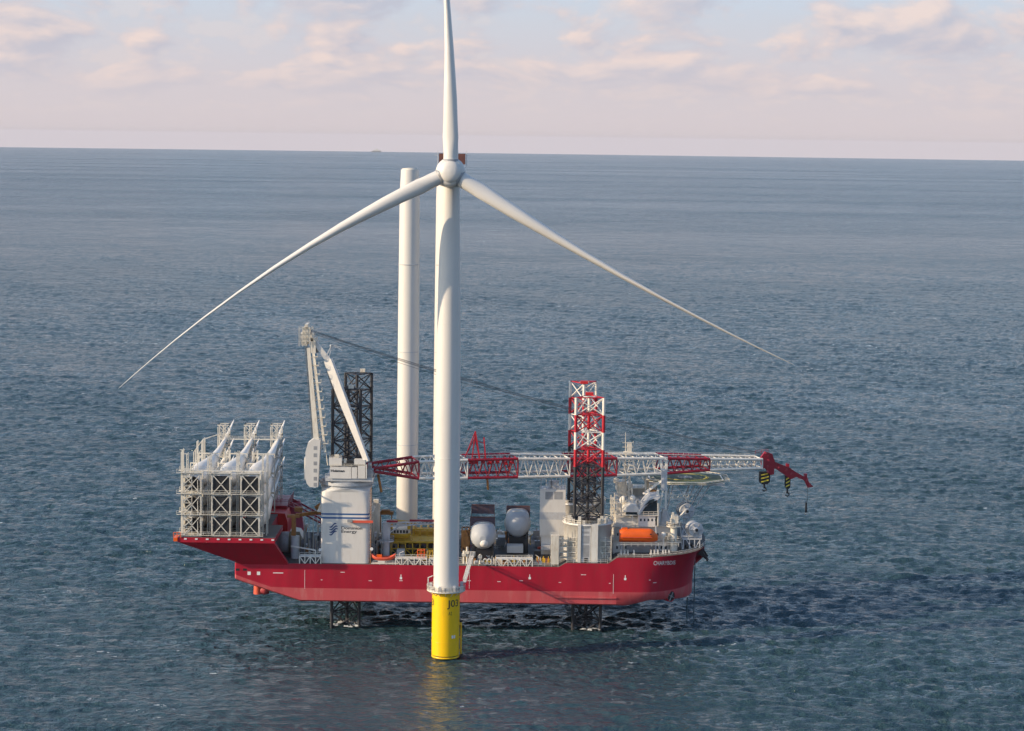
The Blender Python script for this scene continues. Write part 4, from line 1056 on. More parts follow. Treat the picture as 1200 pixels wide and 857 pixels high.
def bars(mb, x0, x1, y0, y1, Y, n, r=.15, depth=3):
    """braced side frame (photo rectangle) with a top deck: a bulwark platform"""
    a = at(x0, y0, Y); b = at(x1, y0, Y); c = at(x0, y1, Y); d = at(x1, y1, Y)
    mb.box((a.x, Y, a.z - .25), (b.x, Y + depth, a.z))
    for i in range(n + 1):
        p = a.lerp(b, i / n); q = c.lerp(d, i / n); mb.beam(p, q, r * 1.6)
        if i < n:
            p2 = a.lerp(b, (i + 1) / n); q2 = c.lerp(d, (i + 1) / n)
            if i % 2: mb.beam(q, p2, r * 1.4)
            else: mb.beam(p, q2, r * 1.4)
    mb.rail([a, b], 1.1, .06, 1.5)
for x0, x1, y0, y1 in ((351, 376, 652, 661), (463.5, 500, 654.5, 664), (503, 508, 655, 664), (581, 624, 655, 666)):
    mb = MB(); bars(mb, x0, x1, y0, y1, Y0 + .3, max(1, int((x1 - x0) / 6.2)), .17); mb.build('side_platform', 'paint_white', ship)
# deck edge rails
for xa_, xb_, y_, z_ in ((437, 654, Y0 + .3, ZD), (353, 655, Y1 - .3, ZD), (664, 712, Y0 + .3, zd1), (724, 762, Y0 + .3, zd2)):
    MB().rail([(X_(xa_), y_, z_), (X_(xb_), y_, z_)], 1.1, .055, 2.0).build('deck_railing', 'paint_white', ship)
mb = MB(); mb.rail([(x, YC - side_y(x, 1) + .3, zdeck(x)) for x in np.linspace(X_(764), XBT - 1, 12)], 1.1, .05, 2.0)
mb.build('deck_railing', 'paint_white', ship)

# deck crane with grey column, left of the turbine
c = at(453, 656, 694); dc = thing('deck_crane', (c.x, 694, ZD), 'grey deck crane with a horizontal lattice jib, between the pedestal and the yellow tools', 'crane')
def colm(pyb, pyt, r, Y=694, px=453): return (Vector((at(px, 600, Y).x, Y, at(px, pyb, Y).z)), Vector((at(px, 600, Y).x, Y, at(px, pyt, Y).z)), r)
mb = MB(); p, q, r = colm(657, 634, 1.0); p.z = ZD; mb.tube(p, q, r, n=20); mb.build('column', 'light_gray', dc)
mb = MB(); p, q, r = colm(634.5, 633, 2.6); mb.tube(p, q, 2.4, n=20); mb.rail(circle((q.x, q.y, q.z), 2.4, 14) + [Vector((q.x + 2.4, q.y, q.z))], 1.2, .07, 2); mb.build('gallery', 'light_gray', dc)
mb = MB(); p, q, r = colm(633, 612, 1); mb.loft([rsq(p.x, p.y, w_, z, .4, 20) for w_, z in ((1.1, p.z), (1.3, p.z + 3), (1.1, q.z)) ]); mb.build('king_post', 'light_gray', dc)
mb = MB(); a0 = at(455, 617, 693); a1 = at(509, 613.5, 697); b0 = at(455, 613, 693); b1 = at(509, 610.5, 697)
for o_ in (Vector((0, -.7, 0)), Vector((0, .7, 0))):
    mb.beam(a0 + o_, a1 + o_, .25); mb.beam(b0 + o_, b1 + o_, .25); mb.truss(a0 + o_, a1 + o_, b0 + o_, b1 + o_, 12, .14, x=False)
mb.beam(at(456, 625, 693), at(467, 617, 694), .3); mb.build('jib', 'light_gray', dc)
for q4 in ((453, 466, 610, 612.3, 692), (480, 509, 609.5, 611.5, 695)): MB().pb(*q4, 1.2).build('jib_cover', 'boom_red', dc)

# yellow installation tools
def frame_tool(x0, x1, y0, y1, Y, depth, nx, ny, label, mt, th=.32, name='lifting_frame', cat='lifting frame', extra=True):
    a = at(x0, y1, Y); b = at(x1, y0, Y); zb = max(ZD + .05, a.z) ; g = thing(name, ((a.x + b.x) / 2, Y + depth / 2, zb), label, cat)
    mb = MB()
    for i in range(nx + 1):
        x = a.x + (b.x - a.x) * i / nx
        for y in (Y, Y + depth): mb.beam((x, y, zb), (x, y, b.z), th)
        for j in range(ny + 1): z = zb + (b.z - zb) * j / ny; mb.beam((x, Y, z), (x, Y + depth, z), th)
    for j in range(ny + 1):
        z = zb + (b.z - zb) * j / ny
        for y in (Y, Y + depth): mb.beam((a.x, y, z), (b.x, y, z), th)
    mb.build('frame', mt, g)
    mb = MB()
    for i in range(nx):
        x = a.x + (b.x - a.x) * i / nx; x2 = a.x + (b.x - a.x) * (i + 1) / nx
        if i % 2: mb.beam((x, Y - .01, zb), (x2, Y - .01, zb + (b.z - zb) / ny), th * .7)
        else: mb.beam((x2, Y - .01, zb), (x, Y - .01, zb + (b.z - zb) / ny), th * .7)
    mb.build('brace', mt, g)
    return g, a, b, zb
g, a, b, zb = frame_tool(458, 509, 636, 654, 699, 12, 6, 2, 'long yellow open deck frame with equipment stored inside, beside the turbine tower', 'tool_yellow', name='storage_frame', cat='storage frame')
mb = MB(); random.seed(3)
for i in range(9):
    x = a.x + (b.x - a.x) * (i + .3) / 9.5; mb.box((x, 701, ZD + .3), (x + random.uniform(.6, 1.3), 703, ZD + random.uniform(1.5, 3.6)))
mb.build('stored_equipment', 'dark', g)
mb = MB(); mb.box((a.x, 699, b.z + .17), (b.x, 711, b.z + .35)); mb.rail([(a.x, 699, b.z + .3), (b.x, 699, b.z + .3)], 1.1, .07); mb.build('top_deck', 'tool_yellow', g)
# gripper-like rounded tool on top
zt1 = b.z + .37; gx = at(475, 630, 701).x; gt = thing('blade_gripper', (gx, 704, zt1), 'rounded yellow and white clamping tool resting on the yellow frame', 'lifting tool')
mb = MB(); x0 = at(459, 0, 701).x; x1 = at(487, 0, 701).x
z0_ = Z_(472, 632, 701); z1_ = Z_(472, 624, 701)
mb.loft([rsq((x0 + x1) / 2, 704, (x1 - x0) / 2 * k_, z, .6, 28) for k_, z in ((.55, zt1), (.9, zt1 + .7), (1.0, zt1 + 1.4), (.98, zt1 + 2.0))]); mb.build('tool_body', 'tool_yellow', gt)
mb = MB(); mb.loft([rsq((x0 + x1) / 2, 704, (x1 - x0) / 2 * .9, z, .6, 28) for z in (zt1 + 2.0, zt1 + 3.4)]); mb.build('tool_cabinet', 'cream', gt)
mb = MB()
for i in range(6): x = x0 + 1 + i * (x1 - x0 - 2) / 5.5; mb.box((x, 704 - (x1 - x0) * .455, zt1 + 2.2), (x + .6, 704 - (x1 - x0) * .44, zt1 + 3.1))
mb.build('control_box', 'dark', gt)
mb = MB()
for dx in (-.2, .55): mb.tube(((x0 + x1) / 2 + dx * (x1 - x0) - 1, 701, zt1 + 3.4), ((x0 + x1) / 2 + dx * (x1 - x0) - 1, 701, zt1 + 6), .5)
mb.beam(((x0 + x1) / 2 - 2, 702, zt1 + 5.8), ((x0 + x1) / 2 + 5, 702, zt1 + 5.2), .9); mb.build('lifting_arm', 'tool_yellow', gt)
g, a, b, zb = frame_tool(484, 509, 621, 636, 709, 10, 3, 2, 'tall yellow lifting frame standing just left of the turbine tower', 'tool_yellow', .5)
mb = MB(); mb.box((a.x + .5, 711, b.z - 3.2), (b.x - .5, 718, b.z - .8)); mb.build('spreader', 'tool_yellow', g)
g, a, b, zb = frame_tool(489, 497.5, 645.5, 655, 685.5, 2.4, 2, 2, 'orange crew basket on the deck edge, left of the turbine tower', 'orange', .16, name='crew_basket', cat='basket')
g, a, b, zb = frame_tool(500, 507, 647, 655, 685.5, 2.4, 2, 2, 'small yellow basket on the deck edge touching the turbine tower in view', 'tool_yellow', .16, name='tool_basket', cat='basket')
g, a, b, zb = frame_tool(541, 550, 622, 646, 699, 6, 2, 3, 'brown and yellow lifting beam frame right of the turbine tower', 'rust', .4)
mb = MB(); mb.prism([at(541, 622, 698), at(546, 622, 698), at(551, 634, 698), at(549, 645, 698), at(541, 640, 698)], (0, 2, 0)); mb.build('side_plate', 'rust', g)
# small drill-like frames, containers and pallets scattered on deck
def container(x0, x1, y0, y1, Y, depth, mt, label, name='container', cat='container', ribs=True):
    a = at(x0, y1, Y); b = at(x1, y0, Y); zb = max(a.z, ZD + .03); g = thing(name, ((a.x + b.x) / 2, Y + depth / 2, zb), label, cat, 'containers and boxes on deck')
    MB().box((a.x, Y, zb), (b.x, Y + depth, b.z)).build('body', mt, g)
    mb = MB()
    n_ = max(3, int((b.x - a.x) / .6))
    for i in range(n_): x = a.x + .1 + (b.x - a.x - .2) * i / n_; mb.box((x, Y - .05, zb + .15), (x + .2, Y + .02, b.z - .15))
    for x in (a.x, b.x - .18): mb.box((x - .02, Y - .08, zb), (x + .2, Y + .02, b.z + .03))
    mb.build('rib', mt, g); return g
container(441, 452, 637, 644, 700, 5, 'panel_white', 'white box container behind the orange rescue boat')
container(433.5, 441, 640, 652, 704, 5, 'steel_gray', 'grey box container against the right side of the crane pedestal')
container(594, 613, 640.5, 648, 699, 5, 'panel_white', 'low white container between the nose of the round nacelle and the side platform')
container(634, 645, 640, 645, 700, 6, 'light_gray', 'light grey box right of the nacelles below the boom rest')
container(583, 592, 630, 640, 712, 5, 'steel_gray', 'grey container seen in the gap between the two nacelles')
container(465, 474, 645, 653, 694, 3, 'panel_white', 'small white cabinet inside the yellow storage frame, under its left end')
container(626, 634, 646, 655, 696, 3, 'dark', 'dark box beside the right end of the side platform')

# gangway from ship towards the turbine
gw = thing('gangway', (at(556, 640, 686).x, 686, ZD), 'pale lattice gangway reaching from the deck to the turbine platform', 'gangway')
mb = MB(); A = at(553.5, 651, 687); B = Vector((TX + 5.2, YT + 4.8, zp + 1.0))
dirg = (B - A).normalized(); sg = dirg.cross(UZ).normalized()
for s_ in (-.42, .42):
    mb.beam(A + sg * s_, B + sg * s_, .16); mb.beam(A + sg * s_ + UZ * 1.1, B + sg * s_ + UZ * 1.0, .12); mb.truss(A + sg * s_, B + sg * s_, A + sg * s_ + UZ * 1.1, B + sg * s_ + UZ * 1.0, 22, .08, x=False)
mb.beam(A, B, .84, .08); mb.build('bridge', 'paint_white', gw)
mb = MB(); mb.tube((A.x, A.y + 1, ZD), (A.x, A.y + 1, A.z), .7, n=16); mb.box(A + Vector((-.9, .2, -.5)), A + Vector((.9, 1.8, .9))); mb.build('gangway_tower', 'cream', gw)
for dx, h in ((-2.6, 4), (-1.6, 5.2), (2.4, 3)):
    mb = MB(); mb.tube((A.x + dx, 686.5, ZD), (A.x + dx, 686.5, ZD + h), .35); mb.box((A.x + dx - .6, 686, ZD + h * .6), (A.x + dx + .6, 687, ZD + h * .6 + .8)); mb.build('hydraulic_unit', 'cream', gw)
# double fairlead near the nacelle
for x in (568.5, 573.5):
    mb = MB(); c = at(x, 658.5, Y0 + .6); pr = None
    for i in range(13):
        a = 2 * math.pi * i / 12; p = c + Vector((.62 * math.cos(a), 0, .9 * math.sin(a)))
        if pr: mb.tube(pr, p, .2, n=6)
        pr = p
    mb.build('fairlead', 'paint_white', ship)

# rescue boat, right of the pedestal
def boat(x0, x1, y0, y1, Y, wid, mt, label, name, cat, closed):
    a = at(x0, y1, Y); b = at(x1, y0, Y); L = b.x - a.x; H = b.z - a.z; g = thing(name, ((a.x + b.x) / 2, Y + wid / 2, a.z), label, cat)
    rings = []; cy = Y + wid / 2
    for i in range(15):
        t = i / 14; e = 1 - abs(2 * t - 1) ** (5 if closed else 3.5); w_ = wid / 2 * ((.8 + .2 * e) if closed and t < .5 else (.35 + .65 * e)); x = a.x + L * t
        ring = []
        if closed:
            if t > .86: w_ *= 1 - (t - .86) * 4.2
            keel = a.z + H * .12 * (1 - e) * (t > .5); top = b.z - H * (.02 + .45 * max(0, (t - .84) / .16)) - (H * .1 if t < .03 else 0)
            for u_, zf_ in ((0, 0), (.55, .08), (.9, .28), (1, .46), (.98, .6), (.86, .84), (.6, .98), (0, 1.0)): ring.append(Vector((x, cy - w_ * u_, keel + (top - keel) * zf_)))
            for u_, zf_ in ((.6, .98), (.86, .84), (.98, .6), (1, .46), (.9, .28), (.55, .08)): ring.append(Vector((x, cy + w_ * u_, keel + (top - keel) * zf_)))
        else:
            sh = H * (1.0 - .45 * e) ; keel = a.z + H * .45 * (1 - e)
            for u_, zf_ in ((0, 0), (.7, .15), (1, .6), (1.05, 1), (.8, 1), (.6, .55), (0, .45), (-.6, .55), (-.8, 1), (-1.05, 1), (-1, .6), (-.7, .15)): ring.append(Vector((x, cy - w_ * u_, keel + (a.z + sh - keel) * zf_)))
        rings.append(ring)
    mb = MB(); mb.loft(rings); mb.build('hull', mt, g)
    return g, a, b, cy
g, a, b, cy = boat(435, 463, 650, 658, 684.2, 3.0, 'orange_red', 'open orange-red rescue boat at the deck edge right of the crane pedestal', 'rescue_boat', 'boat', False)
mb = MB(); mb.box((a.x + 1.6, cy - .6, a.z + .9), (a.x + 3.2, cy + .6, a.z + 1.9)); mb.build('console', 'orange', g)
mb = MB(); mb.box((a.x + 2.0, 684.3, ZD), (a.x + 4.2, 687, a.z + .1)); mb.box((a.x, 684.2, ZD), (b.x + 1, 687.2, ZD + .18)); mb.build('boat_cradle', 'paint_white', ship)
g, a, b, cy = boat(726, 771.5, 621, 636.3, 686.0, 3.9, 'orange', 'large enclosed bright orange lifeboat hanging below the bridge', 'lifeboat', 'lifeboat', True)
mb = MB(); mb.box((a.x + .6, cy - 1.0, b.z - .45), (a.x + 2.4, cy + 1.0, b.z + .18)); mb.build('helm_cupola', 'orange', g)
mb = MB()
for i in range(5): x = a.x + 2.5 + i * 1.7; mb.box((x, cy - 1.80, a.z + 2.55), (x + .5, cy - 1.6, a.z + 2.9))
mb.build('porthole', 'dark', g)
mb = MB(); mb.beam((a.x + .2, cy - 1.97, a.z + 1.75), (b.x - 1.8, cy - 1.97, a.z + 1.75), .12, .2); mb.build('fender', 'orange_red', g)

# ---- boom rest tower (white box below the boom)
mb = MB(); YR = 703.0
mb.pb(632.5, 663, 574, 628, YR, 7); mb.pb(634, 662, 628, 650, YR + .5, 6); br = mb.build('boom_rest', 'panel_white', ship)
for x0_, x1_ in ((639, 648), (649.5, 659.5)): MB().pb(x0_, x1_, 576.5, 585.5, YR - .04, .1).build('window', 'steel_gray', br)
mb = MB(); mb.pb(632.5, 663, 600.5, 609, YR - .03, .05); mb.build('panel', 'light_gray', br)
mb = MB()
for x in (634, 640, 646, 652, 658, 662): mb.pb(x - .5, x + .7, 560, 574, YR + 1 + (int(x) % 4), .6)
mb.rail([at(632.5, 574, YR), at(663, 574, YR)], 1.2, .07); mb.pb(643, 655, 564, 574, YR + 3, 2); mb.build('boom_saddle', 'light_gray', br)

# ---- jacking houses round the bow legs
for idx, (jx, jy) in enumerate(legpos):
    if idx in (0,): continue
    z0_ = zd1 if idx >= 2 else ZD; top = Z_(689, 613, 688) if idx >= 2 else ZD + 10
    if idx == 1: top = ZD + 11
    mb = MB(); rr_ = 7.4
    mb.rev((jx, jy, 0), (0, 0, 1), [(z0_ - .2, rr_), (top - .5, rr_), (top - .48, rr_ + .5), (top, rr_ + .5), (top, 5.6), (top - .4, 5.55)], 16, cap=False)
    jh = mb.build('jacking_house', 'panel_white', ship)
    mb = MB(); mb.rail(circle((jx, jy, top), rr_ + .4, 17) + [Vector((jx + rr_ + .4, jy, top))], 1.2, .07, 2)
    for i in range(12):
        a = random.uniform(0, 6.28); c = Vector((jx + 6.6 * math.cos(a), jy + 6.6 * math.sin(a), top)); mb.box(c - Vector((.4, .4, 0)), c + Vector((.5, .4, random.uniform(.8, 2.4))))
    mb.build('top_equipment', 'cream', jh)
    for s_ in (0, 1, 2):
        a = R(-90 + 120 * s_) if idx in (0, 2) else R(90 + 120 * s_)
jx, jy = legpos[2]; YJ = jy - 7.8
mb = MB(); mb.pb(676.5, 681, 615, 661.5, YJ, .8); mb.pb(681, 692.5, 615, 661.5, YJ + .3, .6, 1); mb.pb(692.5, 701, 615, 661.5, YJ - .2, 1.0); mb.build('jack_column', ['paint_white', 'light_gray'], ship)
for y0, y1 in ((617.5, 620), (623, 625.5), (628, 637), (639, 653)): MB().pb(682.5, 690.5, y0, y1, YJ + .25, .1).build('jack_window', 'steel_gray', ship)
mb = MB(); mb.pb(684.5, 689, 654, 661, YJ + .22, .1); mb.build('jack_door', 'dark', ship)
# pipes and small decks on both flanks of the jack house
random.seed(5)
for x0, x1 in ((656, 675), (703, 716)):
    mb = MB()
    for y in (634, 640.5, 647, 653.5):
        mb.pb(x0, x1, y, y + 1.1, YJ + 1.2, 2); mb.rail([at(x0, y, YJ + 1.2), at(x1, y, YJ + 1.2)], 1.0, .06, 1.2)
    for i in range(14):
        x = random.uniform(x0, x1 - 2); y = random.uniform(630, 655); mb.pb(x, x + random.uniform(.8, 2.2), y, y + random.uniform(2, 5), YJ + random.uniform(1, 2), 1)
    for x in (x0, (x0 + x1) / 2, x1): mb.beam(at(x, 660, YJ + 1), at(x, 618 if x < 680 else 628, YJ + 1), .18)
    mb.build('jack_gallery', 'cream', ship)
mb = MB(); mb.pb(645.5, 655, 628.5, 661.5, YJ - .2, 3); cab = mb.build('deck_locker', 'cream', ship)
mb = MB(); mb.rail([at(645, 628.5, YJ), at(655, 628.5, YJ)], 1.1); mb.build('locker_rail', 'paint_white', cab)
# floodlights near the leg of the far side
# ================================================================== ACCOMMODATION AND BRIDGE
acc = bpy.data.objects.new('accommodation', None); scene.collection.objects.link(acc); acc.parent = ship; acc.location = (0, 0, 0)
def blk(name, rects, mt, sub=acc):
    mb = MB()
    for x0, x1, y0, y1, Y, d in rects: mb.pb(x0, x1, y0, y1, Y, d)
    return mb.build(name, mt, sub)
blk('deckhouse', [(718, 784, 634, 656, 692, 34), (720, 790, 617, 634, 694.5, 30)], 'panel_white')
blk('upper_deckhouse', [(748, 770, 604, 617.5, 693, 12), (722, 748, 606, 617.5, 698, 22), (723, 768, 590, 606.5, 706, 18)], 'panel_white')
blk('funnel_block', [(723.5, 734, 565, 580.5, 716, 6), (734.5, 741, 567, 584, 720, 5), (742, 762, 572, 590, 722, 8)], 'cream')
# window strips on house fronts
for x in np.arange(722, 782, 5.2): MB().pb(x, x + 2.2, 640, 643.5, 691.96, .1).build('window', 'glass', acc)
for x in np.arange(723, 788, 5.2): MB().pb(x, x + 2.0, 625, 628, 694.46, .1).build('window', 'glass', acc)
for x in np.arange(750, 768, 4.4): MB().pb(x, x + 2.0, 608, 611, 692.96, .1).build('window', 'glass', acc)
# open recess behind the lifeboat
mb = MB(); mb.pb(734, 768, 639, 652.5, 691.9, .05); mb.build('recess', 'steel_gray', acc)
# bridge: small domed wheelhouse at left and the angular wing at right
mb = MB()
poly = [(730.5, 600), (733, 595), (739, 592), (746, 593), (749.5, 598), (749.5, 600.5)]
mb.prism([at(x, y, 695) for x, y in poly], (0, 9, 0)); mb.pb(733, 748, 600.5, 604.5, 696, 7); mb.build('wheelhouse_roof', 'paint_white', acc)
mb = MB(); mb.pb(733.5, 747.5, 599.5, 603.2, 695.9, .15); mb.build('wheelhouse_window', 'glass', acc)
mb = MB()
for Yb in (693.5,):
    mb.prism([at(x, y, Yb) for x, y in ((747, 602.5), (757, 588), (763, 583.5), (774, 582.5), (771, 586), (762, 589), (755.5, 595), (750, 603.5))], (0, 11, 0))
mb.build('bridge_wing', 'light_gray', acc)
mb = MB(); mb.prism([at(x, y, 694.5) for x, y in ((751, 603), (756, 595.5), (762.5, 589.6), (770, 587), (770, 603))], (0, 9, 0)); mb.build('bridge_glazing', 'glass', acc)
mb = MB(); mb.prism([at(x, y, 693.2) for x, y in ((755, 593), (761, 586.5), (766.5, 584.8), (766.5, 588.2), (761, 590))], (0, .5, 0)); mb.build('bridge_window', 'glass', acc)
# railings, ladders and galleries that give the block its busy outline
mb = MB()
for x0, x1, y, Y in ((718, 750, 617.3, 693), (718, 790, 634, 691.5), (715, 724, 590, 705), (715, 724, 600, 705), (715, 724, 610, 703), (722, 748, 606, 697), (720, 735, 581, 712), (748, 772, 604, 692.5), (735, 765, 572, 718), (772, 790, 617, 694)):
    mb = MB(); mb.rail([at(x0, y, Y), at(x1, y, Y)], 1.1, .07, 1.4); mb.pb(x0, x1, y, y + .8, Y, 2.0); mb.build('gallery', 'cream', acc)
for x, y0, y1, Y in ((716, 580, 655, 704), (720, 578, 655, 704), (724, 586, 617, 700), (728, 583, 617, 700), (737, 560, 600, 710), (741, 605, 617, 694), (771, 590, 617, 693)):
    MB().beam(at(x, y0, Y), at(x, y1, Y), .3).build('post', 'cream', acc)
mb = MB()
for y in np.arange(584, 654, 6.5): mb.beam(at(716, y + 6, 704), at(720, y, 704), .25); mb.pb(715.5, 720.5, y, y + .9, 703.8, 2)
mb.build('stair', 'cream', acc)
random.seed(12)
for i in range(34):
    x = random.uniform(716, 768); y = random.uniform(584, 616); Y = random.uniform(697, 712); MB().pb(x, x + random.uniform(.6, 2.6), y, y + random.uniform(1, 4.5), Y, 1.2).build('roof_unit', random.choice(['cream', 'paint_white', 'light_gray']), acc)
mb = MB()
for i in range(16):
    x = random.uniform(726, 766); y = random.uniform(576, 602); Y = random.uniform(700, 715); MB().pb(x, x + random.uniform(1, 3), y, y + random.uniform(1.5, 4), Y, 1.4).build('vent_housing', 'steel_gray', acc)
mb = MB()
for x, y, r_, Y in ((741.3, 583.5, .95, 700), (730.5, 586, 1.3, 703), (722, 563, 1.0, 712), (759, 578, .9, 705)):
    c = at(x, y, Y); mb = MB(); mb.rev(c - Vector((0, 0, r_)), (0, 0, 1), [(0, .3 * r_), (.2 * r_, .75 * r_), (r_, r_), (1.6 * r_, .8 * r_), (2 * r_, .1)], 18); mb.tube(c - Vector((0, 0, r_ * 3)), c - Vector((0, 0, r_ * .9)), .2)
    mb.build('radome', 'paint_white', acc)
# main mast
mb = MB(); c = at(733, 580, 714)
mb.beam(at(733, 580, 714), at(733, 507, 714), .6, .6, 0, .15, .15); mb.pb(731, 742, 530, 531.5, 713, 2); mb.pb(735, 740.5, 519, 530, 713.5, 1.6); mb.pb(730, 744, 545, 546.5, 712, 3)
for y in (519, 524, 536, 541, 551, 557): mb.beam(at(729.5, y, 713.5), at(742, y, 713.5), .16)
mb.beam(at(742, 517, 713.8), at(742, 531, 713.8), .15); mb.beam(at(728, 580, 713), at(732, 545, 713.5), .3); mb.beam(at(741, 580, 713), at(736, 545, 713.5), .3)
mb.truss(at(728, 580, 713), at(732, 545, 713.5), at(741, 580, 713), at(736, 545, 713.5), 5, .18)
mb.build('mast', 'cream', acc)
# exhaust pipes in a bunch behind the bridge
mb = MB()
for i in range(6):
    p = at(757 + i * 2.3, 604, 716 + (i % 2) * 2); q = at(757 + i * 2.3, 562 + (i % 3) * 2, 716 + (i % 2) * 2); mb.tube(p, q, .45, n=10); mb.tube(q, q + Vector((.7, 0, .7)), .45, n=10)
mb.build('exhaust_pipe', 'cream', acc)
for q4 in ((757, 771, 575, 577, 714), (755, 771, 589, 591, 713.5)): MB().pb(*q4, 4).build('exhaust_gallery', 'rust', acc)
mb = MB(); mb.pb(768, 772, 604.5, 617, 693, 5); mb.pb(775, 781.5, 602, 616, 697, 4); mb.build('side_house', 'light_gray', acc)

# ---- knuckle crane by the bridge
c = at(779, 617, 697); kc = thing('knuckle_crane', (c.x, 697, zd2), 'grey and white folding deck crane standing right of the bridge', 'crane')
mb = MB(); mb.pb(775.5, 782, 597, 652, 697.2, 3.2); mb.build('column', 'light_gray', kc)
mb = MB(); mb.pb(774.8, 782, 551, 575, 696, 2.6); mb.build('elbow_house', 'light_gray', kc)
mb = MB(); mb.beam(at(771, 574, 696.5), at(768, 606, 696.5), .7); mb.beam(at(777, 575, 696.5), at(770, 605, 696.5), .5); mb.beam(at(780.5, 575, 697), at(780, 598, 697), .6)
mb.beam(at(776, 563, 697), at(754, 579, 699), .75); mb.beam(at(775, 551, 697), at(774.5, 537, 697), .6); mb.beam(at(781.5, 551, 697), at(781.5, 536, 697), .45); mb.truss(at(775, 551, 697), at(774.5, 537, 697), at(781.5, 551, 697), at(781.5, 536, 697), 2, .2)
mb.build('arm', 'paint_white', kc)
mb = MB(); a = at(782, 584, 700); b = at(808, 583.5, 706)
for o_ in (0, 1.1): mb.beam(a + Vector((0, 0, o_)), b + Vector((0, 0, o_)), .25)
mb.truss(a, b, a + Vector((0, 0, 1.1)), b + Vector((0, 0, 1.1)), 9, .14, x=False); mb.build('jib', 'cream', kc)

# ---- helideck
hcx = at(803, 559, 721); hz_ = hcx.z; HR = 13.3
rings = []
def octo(r, z): return [Vector((hcx.x + r * math.cos(R(22.5 + 45 * i)), 721 + r * math.sin(R(22.5 + 45 * i)), z)) for i in range(8)]
mb = MB(); mb.loft([octo(HR, hz_ - .7), octo(HR, hz_)], smooth=False); hd_ = mb.build('helideck', 'heli_green', ship)
mb = MB(); mb.rev((hcx.x, 721, hz_), (0, 0, 1), [(.006, 6.6), (.03, 6.6), (.03, 7.6), (.006, 7.6)], 40, cap=False); mb.build('landing_circle', 'heli_yellow', hd_)
mb = MB(); 
for s_ in (-1, 1): mb.box((hcx.x - 2.2, 721 + s_ * 1.3 - .35, hz_ + .006), (hcx.x + 2.2, 721 + s_ * 1.3 + .35, hz_ + .04))
mb.box((hcx.x - .35, 721 - 1.0, hz_ + .006), (hcx.x + .35, 721 + 1.0, hz_ + .036)); mb.build('landing_letter', 'mark_white', hd_)
mb = MB(); o1 = octo(HR - .4, hz_ + .006); o2 = octo(HR - .9, hz_ + .006)
for i in range(8): j = (i + 1) % 8; mb.add([o1[i], o1[j], o2[j], o2[i]], [(0, 1, 2, 3)])
mb.build('edge_line', 'mark_white', hd_)
mb = MB(); o1 = octo(HR + .05, hz_ - .1); o2 = octo(HR + 1.6, hz_ + .1)
for i in range(8):
    j = (i + 1) % 8; mb.beam(o2[i], o2[j], .2); mb.beam(o1[i], o2[i], .2)
    for k_ in range(1, 6): mb.beam(o1[i].lerp(o1[j], k_ / 6), o2[i].lerp(o2[j], k_ / 6), .12)
    mb.beam(o2[i] - Vector((0, 0, .5)), o2[j] - Vector((0, 0, .5)), .15)
mb.build('safety_net', 'cream', hd_)
mb = MB()
for dx in (-10, -4, 3, 8):
    for dy in (-6, 6): mb.beam((hcx.x + dx, 721 + dy, hz_ - .7), (hcx.x + (dx - 7) * .55, 721 + dy * .7, zd2 + (9 if dx < 0 else 6)), .35)
for dy in (-7, 0, 7): mb.beam((hcx.x - 12, 721 + dy, hz_ - 1.2), (hcx.x + 12, 721 + dy, hz_ - 1.2), .5, .9)
p0 = at(806.5, 600, 717); 
for x in (793, 806, 822): mb.beam(at(x, 568, 717), at(807, 590, 717), .22)
mb.beam(at(807, 590, 717), at(808, 604, 717), .3); mb.beam(at(807, 590, 717), at(786, 583, 712), .2)
mb.build('helideck_truss', 'light_gray', hd_)

# ---- bow crane pedestal, drums and frames
c = at(790, 650, 691); bc = thing('bow_crane', (c.x, 691, zd2), 'cream bow crane with two round galleries, beside the drums', 'crane')
cx = at(789.5, 625, 691).x
mb = MB(); mb.rev((cx, 691, 0), (0, 0, 1), [(zd2 - .3, 1.25), (Z_(789, 634, 691), 1.2), (Z_(789, 633, 691), 1.1), (Z_(789, 615, 691), 1.0)], 20); mb.build('column', 'cream', bc)
mb = MB()
for y, r_ in ((634, 2.5), (616, 2.3)):
    mb = MB(); z = Z_(789, y, 691); mb.tube((cx, 691, z - .3), (cx, 691, z), r_, n=18); mb.rail(circle((cx, 691, z), r_, 12) + [Vector((cx + r_, 691, z))], 1.1, .08, 2); mb.build('gallery', 'cream', bc)
mb = MB(); mb.pb(787, 795, 605, 614, 690, 2.5); mb.pb(787.5, 790, 601, 605, 690, 1); mb.beam(at(794, 609, 691), at(802, 600, 693), .5); mb.pb(785.5, 787, 608, 619, 689.6, 1.5); mb.build('slewing_head', 'cream', bc)
def drum(px, py, Y, r_, label):
    c = at(px, py, Y); g = thing('cable_drum', (c.x, Y + 2, c.z - r_), label, 'drum', 'white cable drums on the bow')
    ax = Vector((.25, -1, 0)).normalized(); c = c + Vector((0, 2.2, 0))
    mb = MB(); mb.rev(c, ax, [(-2.0, r_ * .98), (-1.8, r_), (-1.7, r_), (-1.68, r_ * .75), (1.68, r_ * .75), (1.7, r_), (2.0, r_), (2.02, r_ * .9), (1.9, r_ * .45), (2.2, r_ * .4), (2.3, r_ * .25)], 32); mb.build('flange', 'light_gray', g)
    mb = MB()
    for i in range(6):
        a = i * math.pi / 3; s1 = ax.cross(UZ).normalized(); v_ = s1 * math.cos(a) + UZ * math.sin(a); mb.beam(c + ax * 2.08 + v_ * r_ * .4, c + ax * 2.08 + v_ * r_ * .92, .22, .12)
    mb.build('spoke', 'steel_gray', g)
    mb = MB(); mb.rev(c + ax * 2.3, ax, [(0, .5), (.3, .45)], 12); mb.build('axle', 'dark', g)
drum(814.2, 621.5, 691, 2.35, 'lower white cable drum on the bow frame, nearest the anchor')
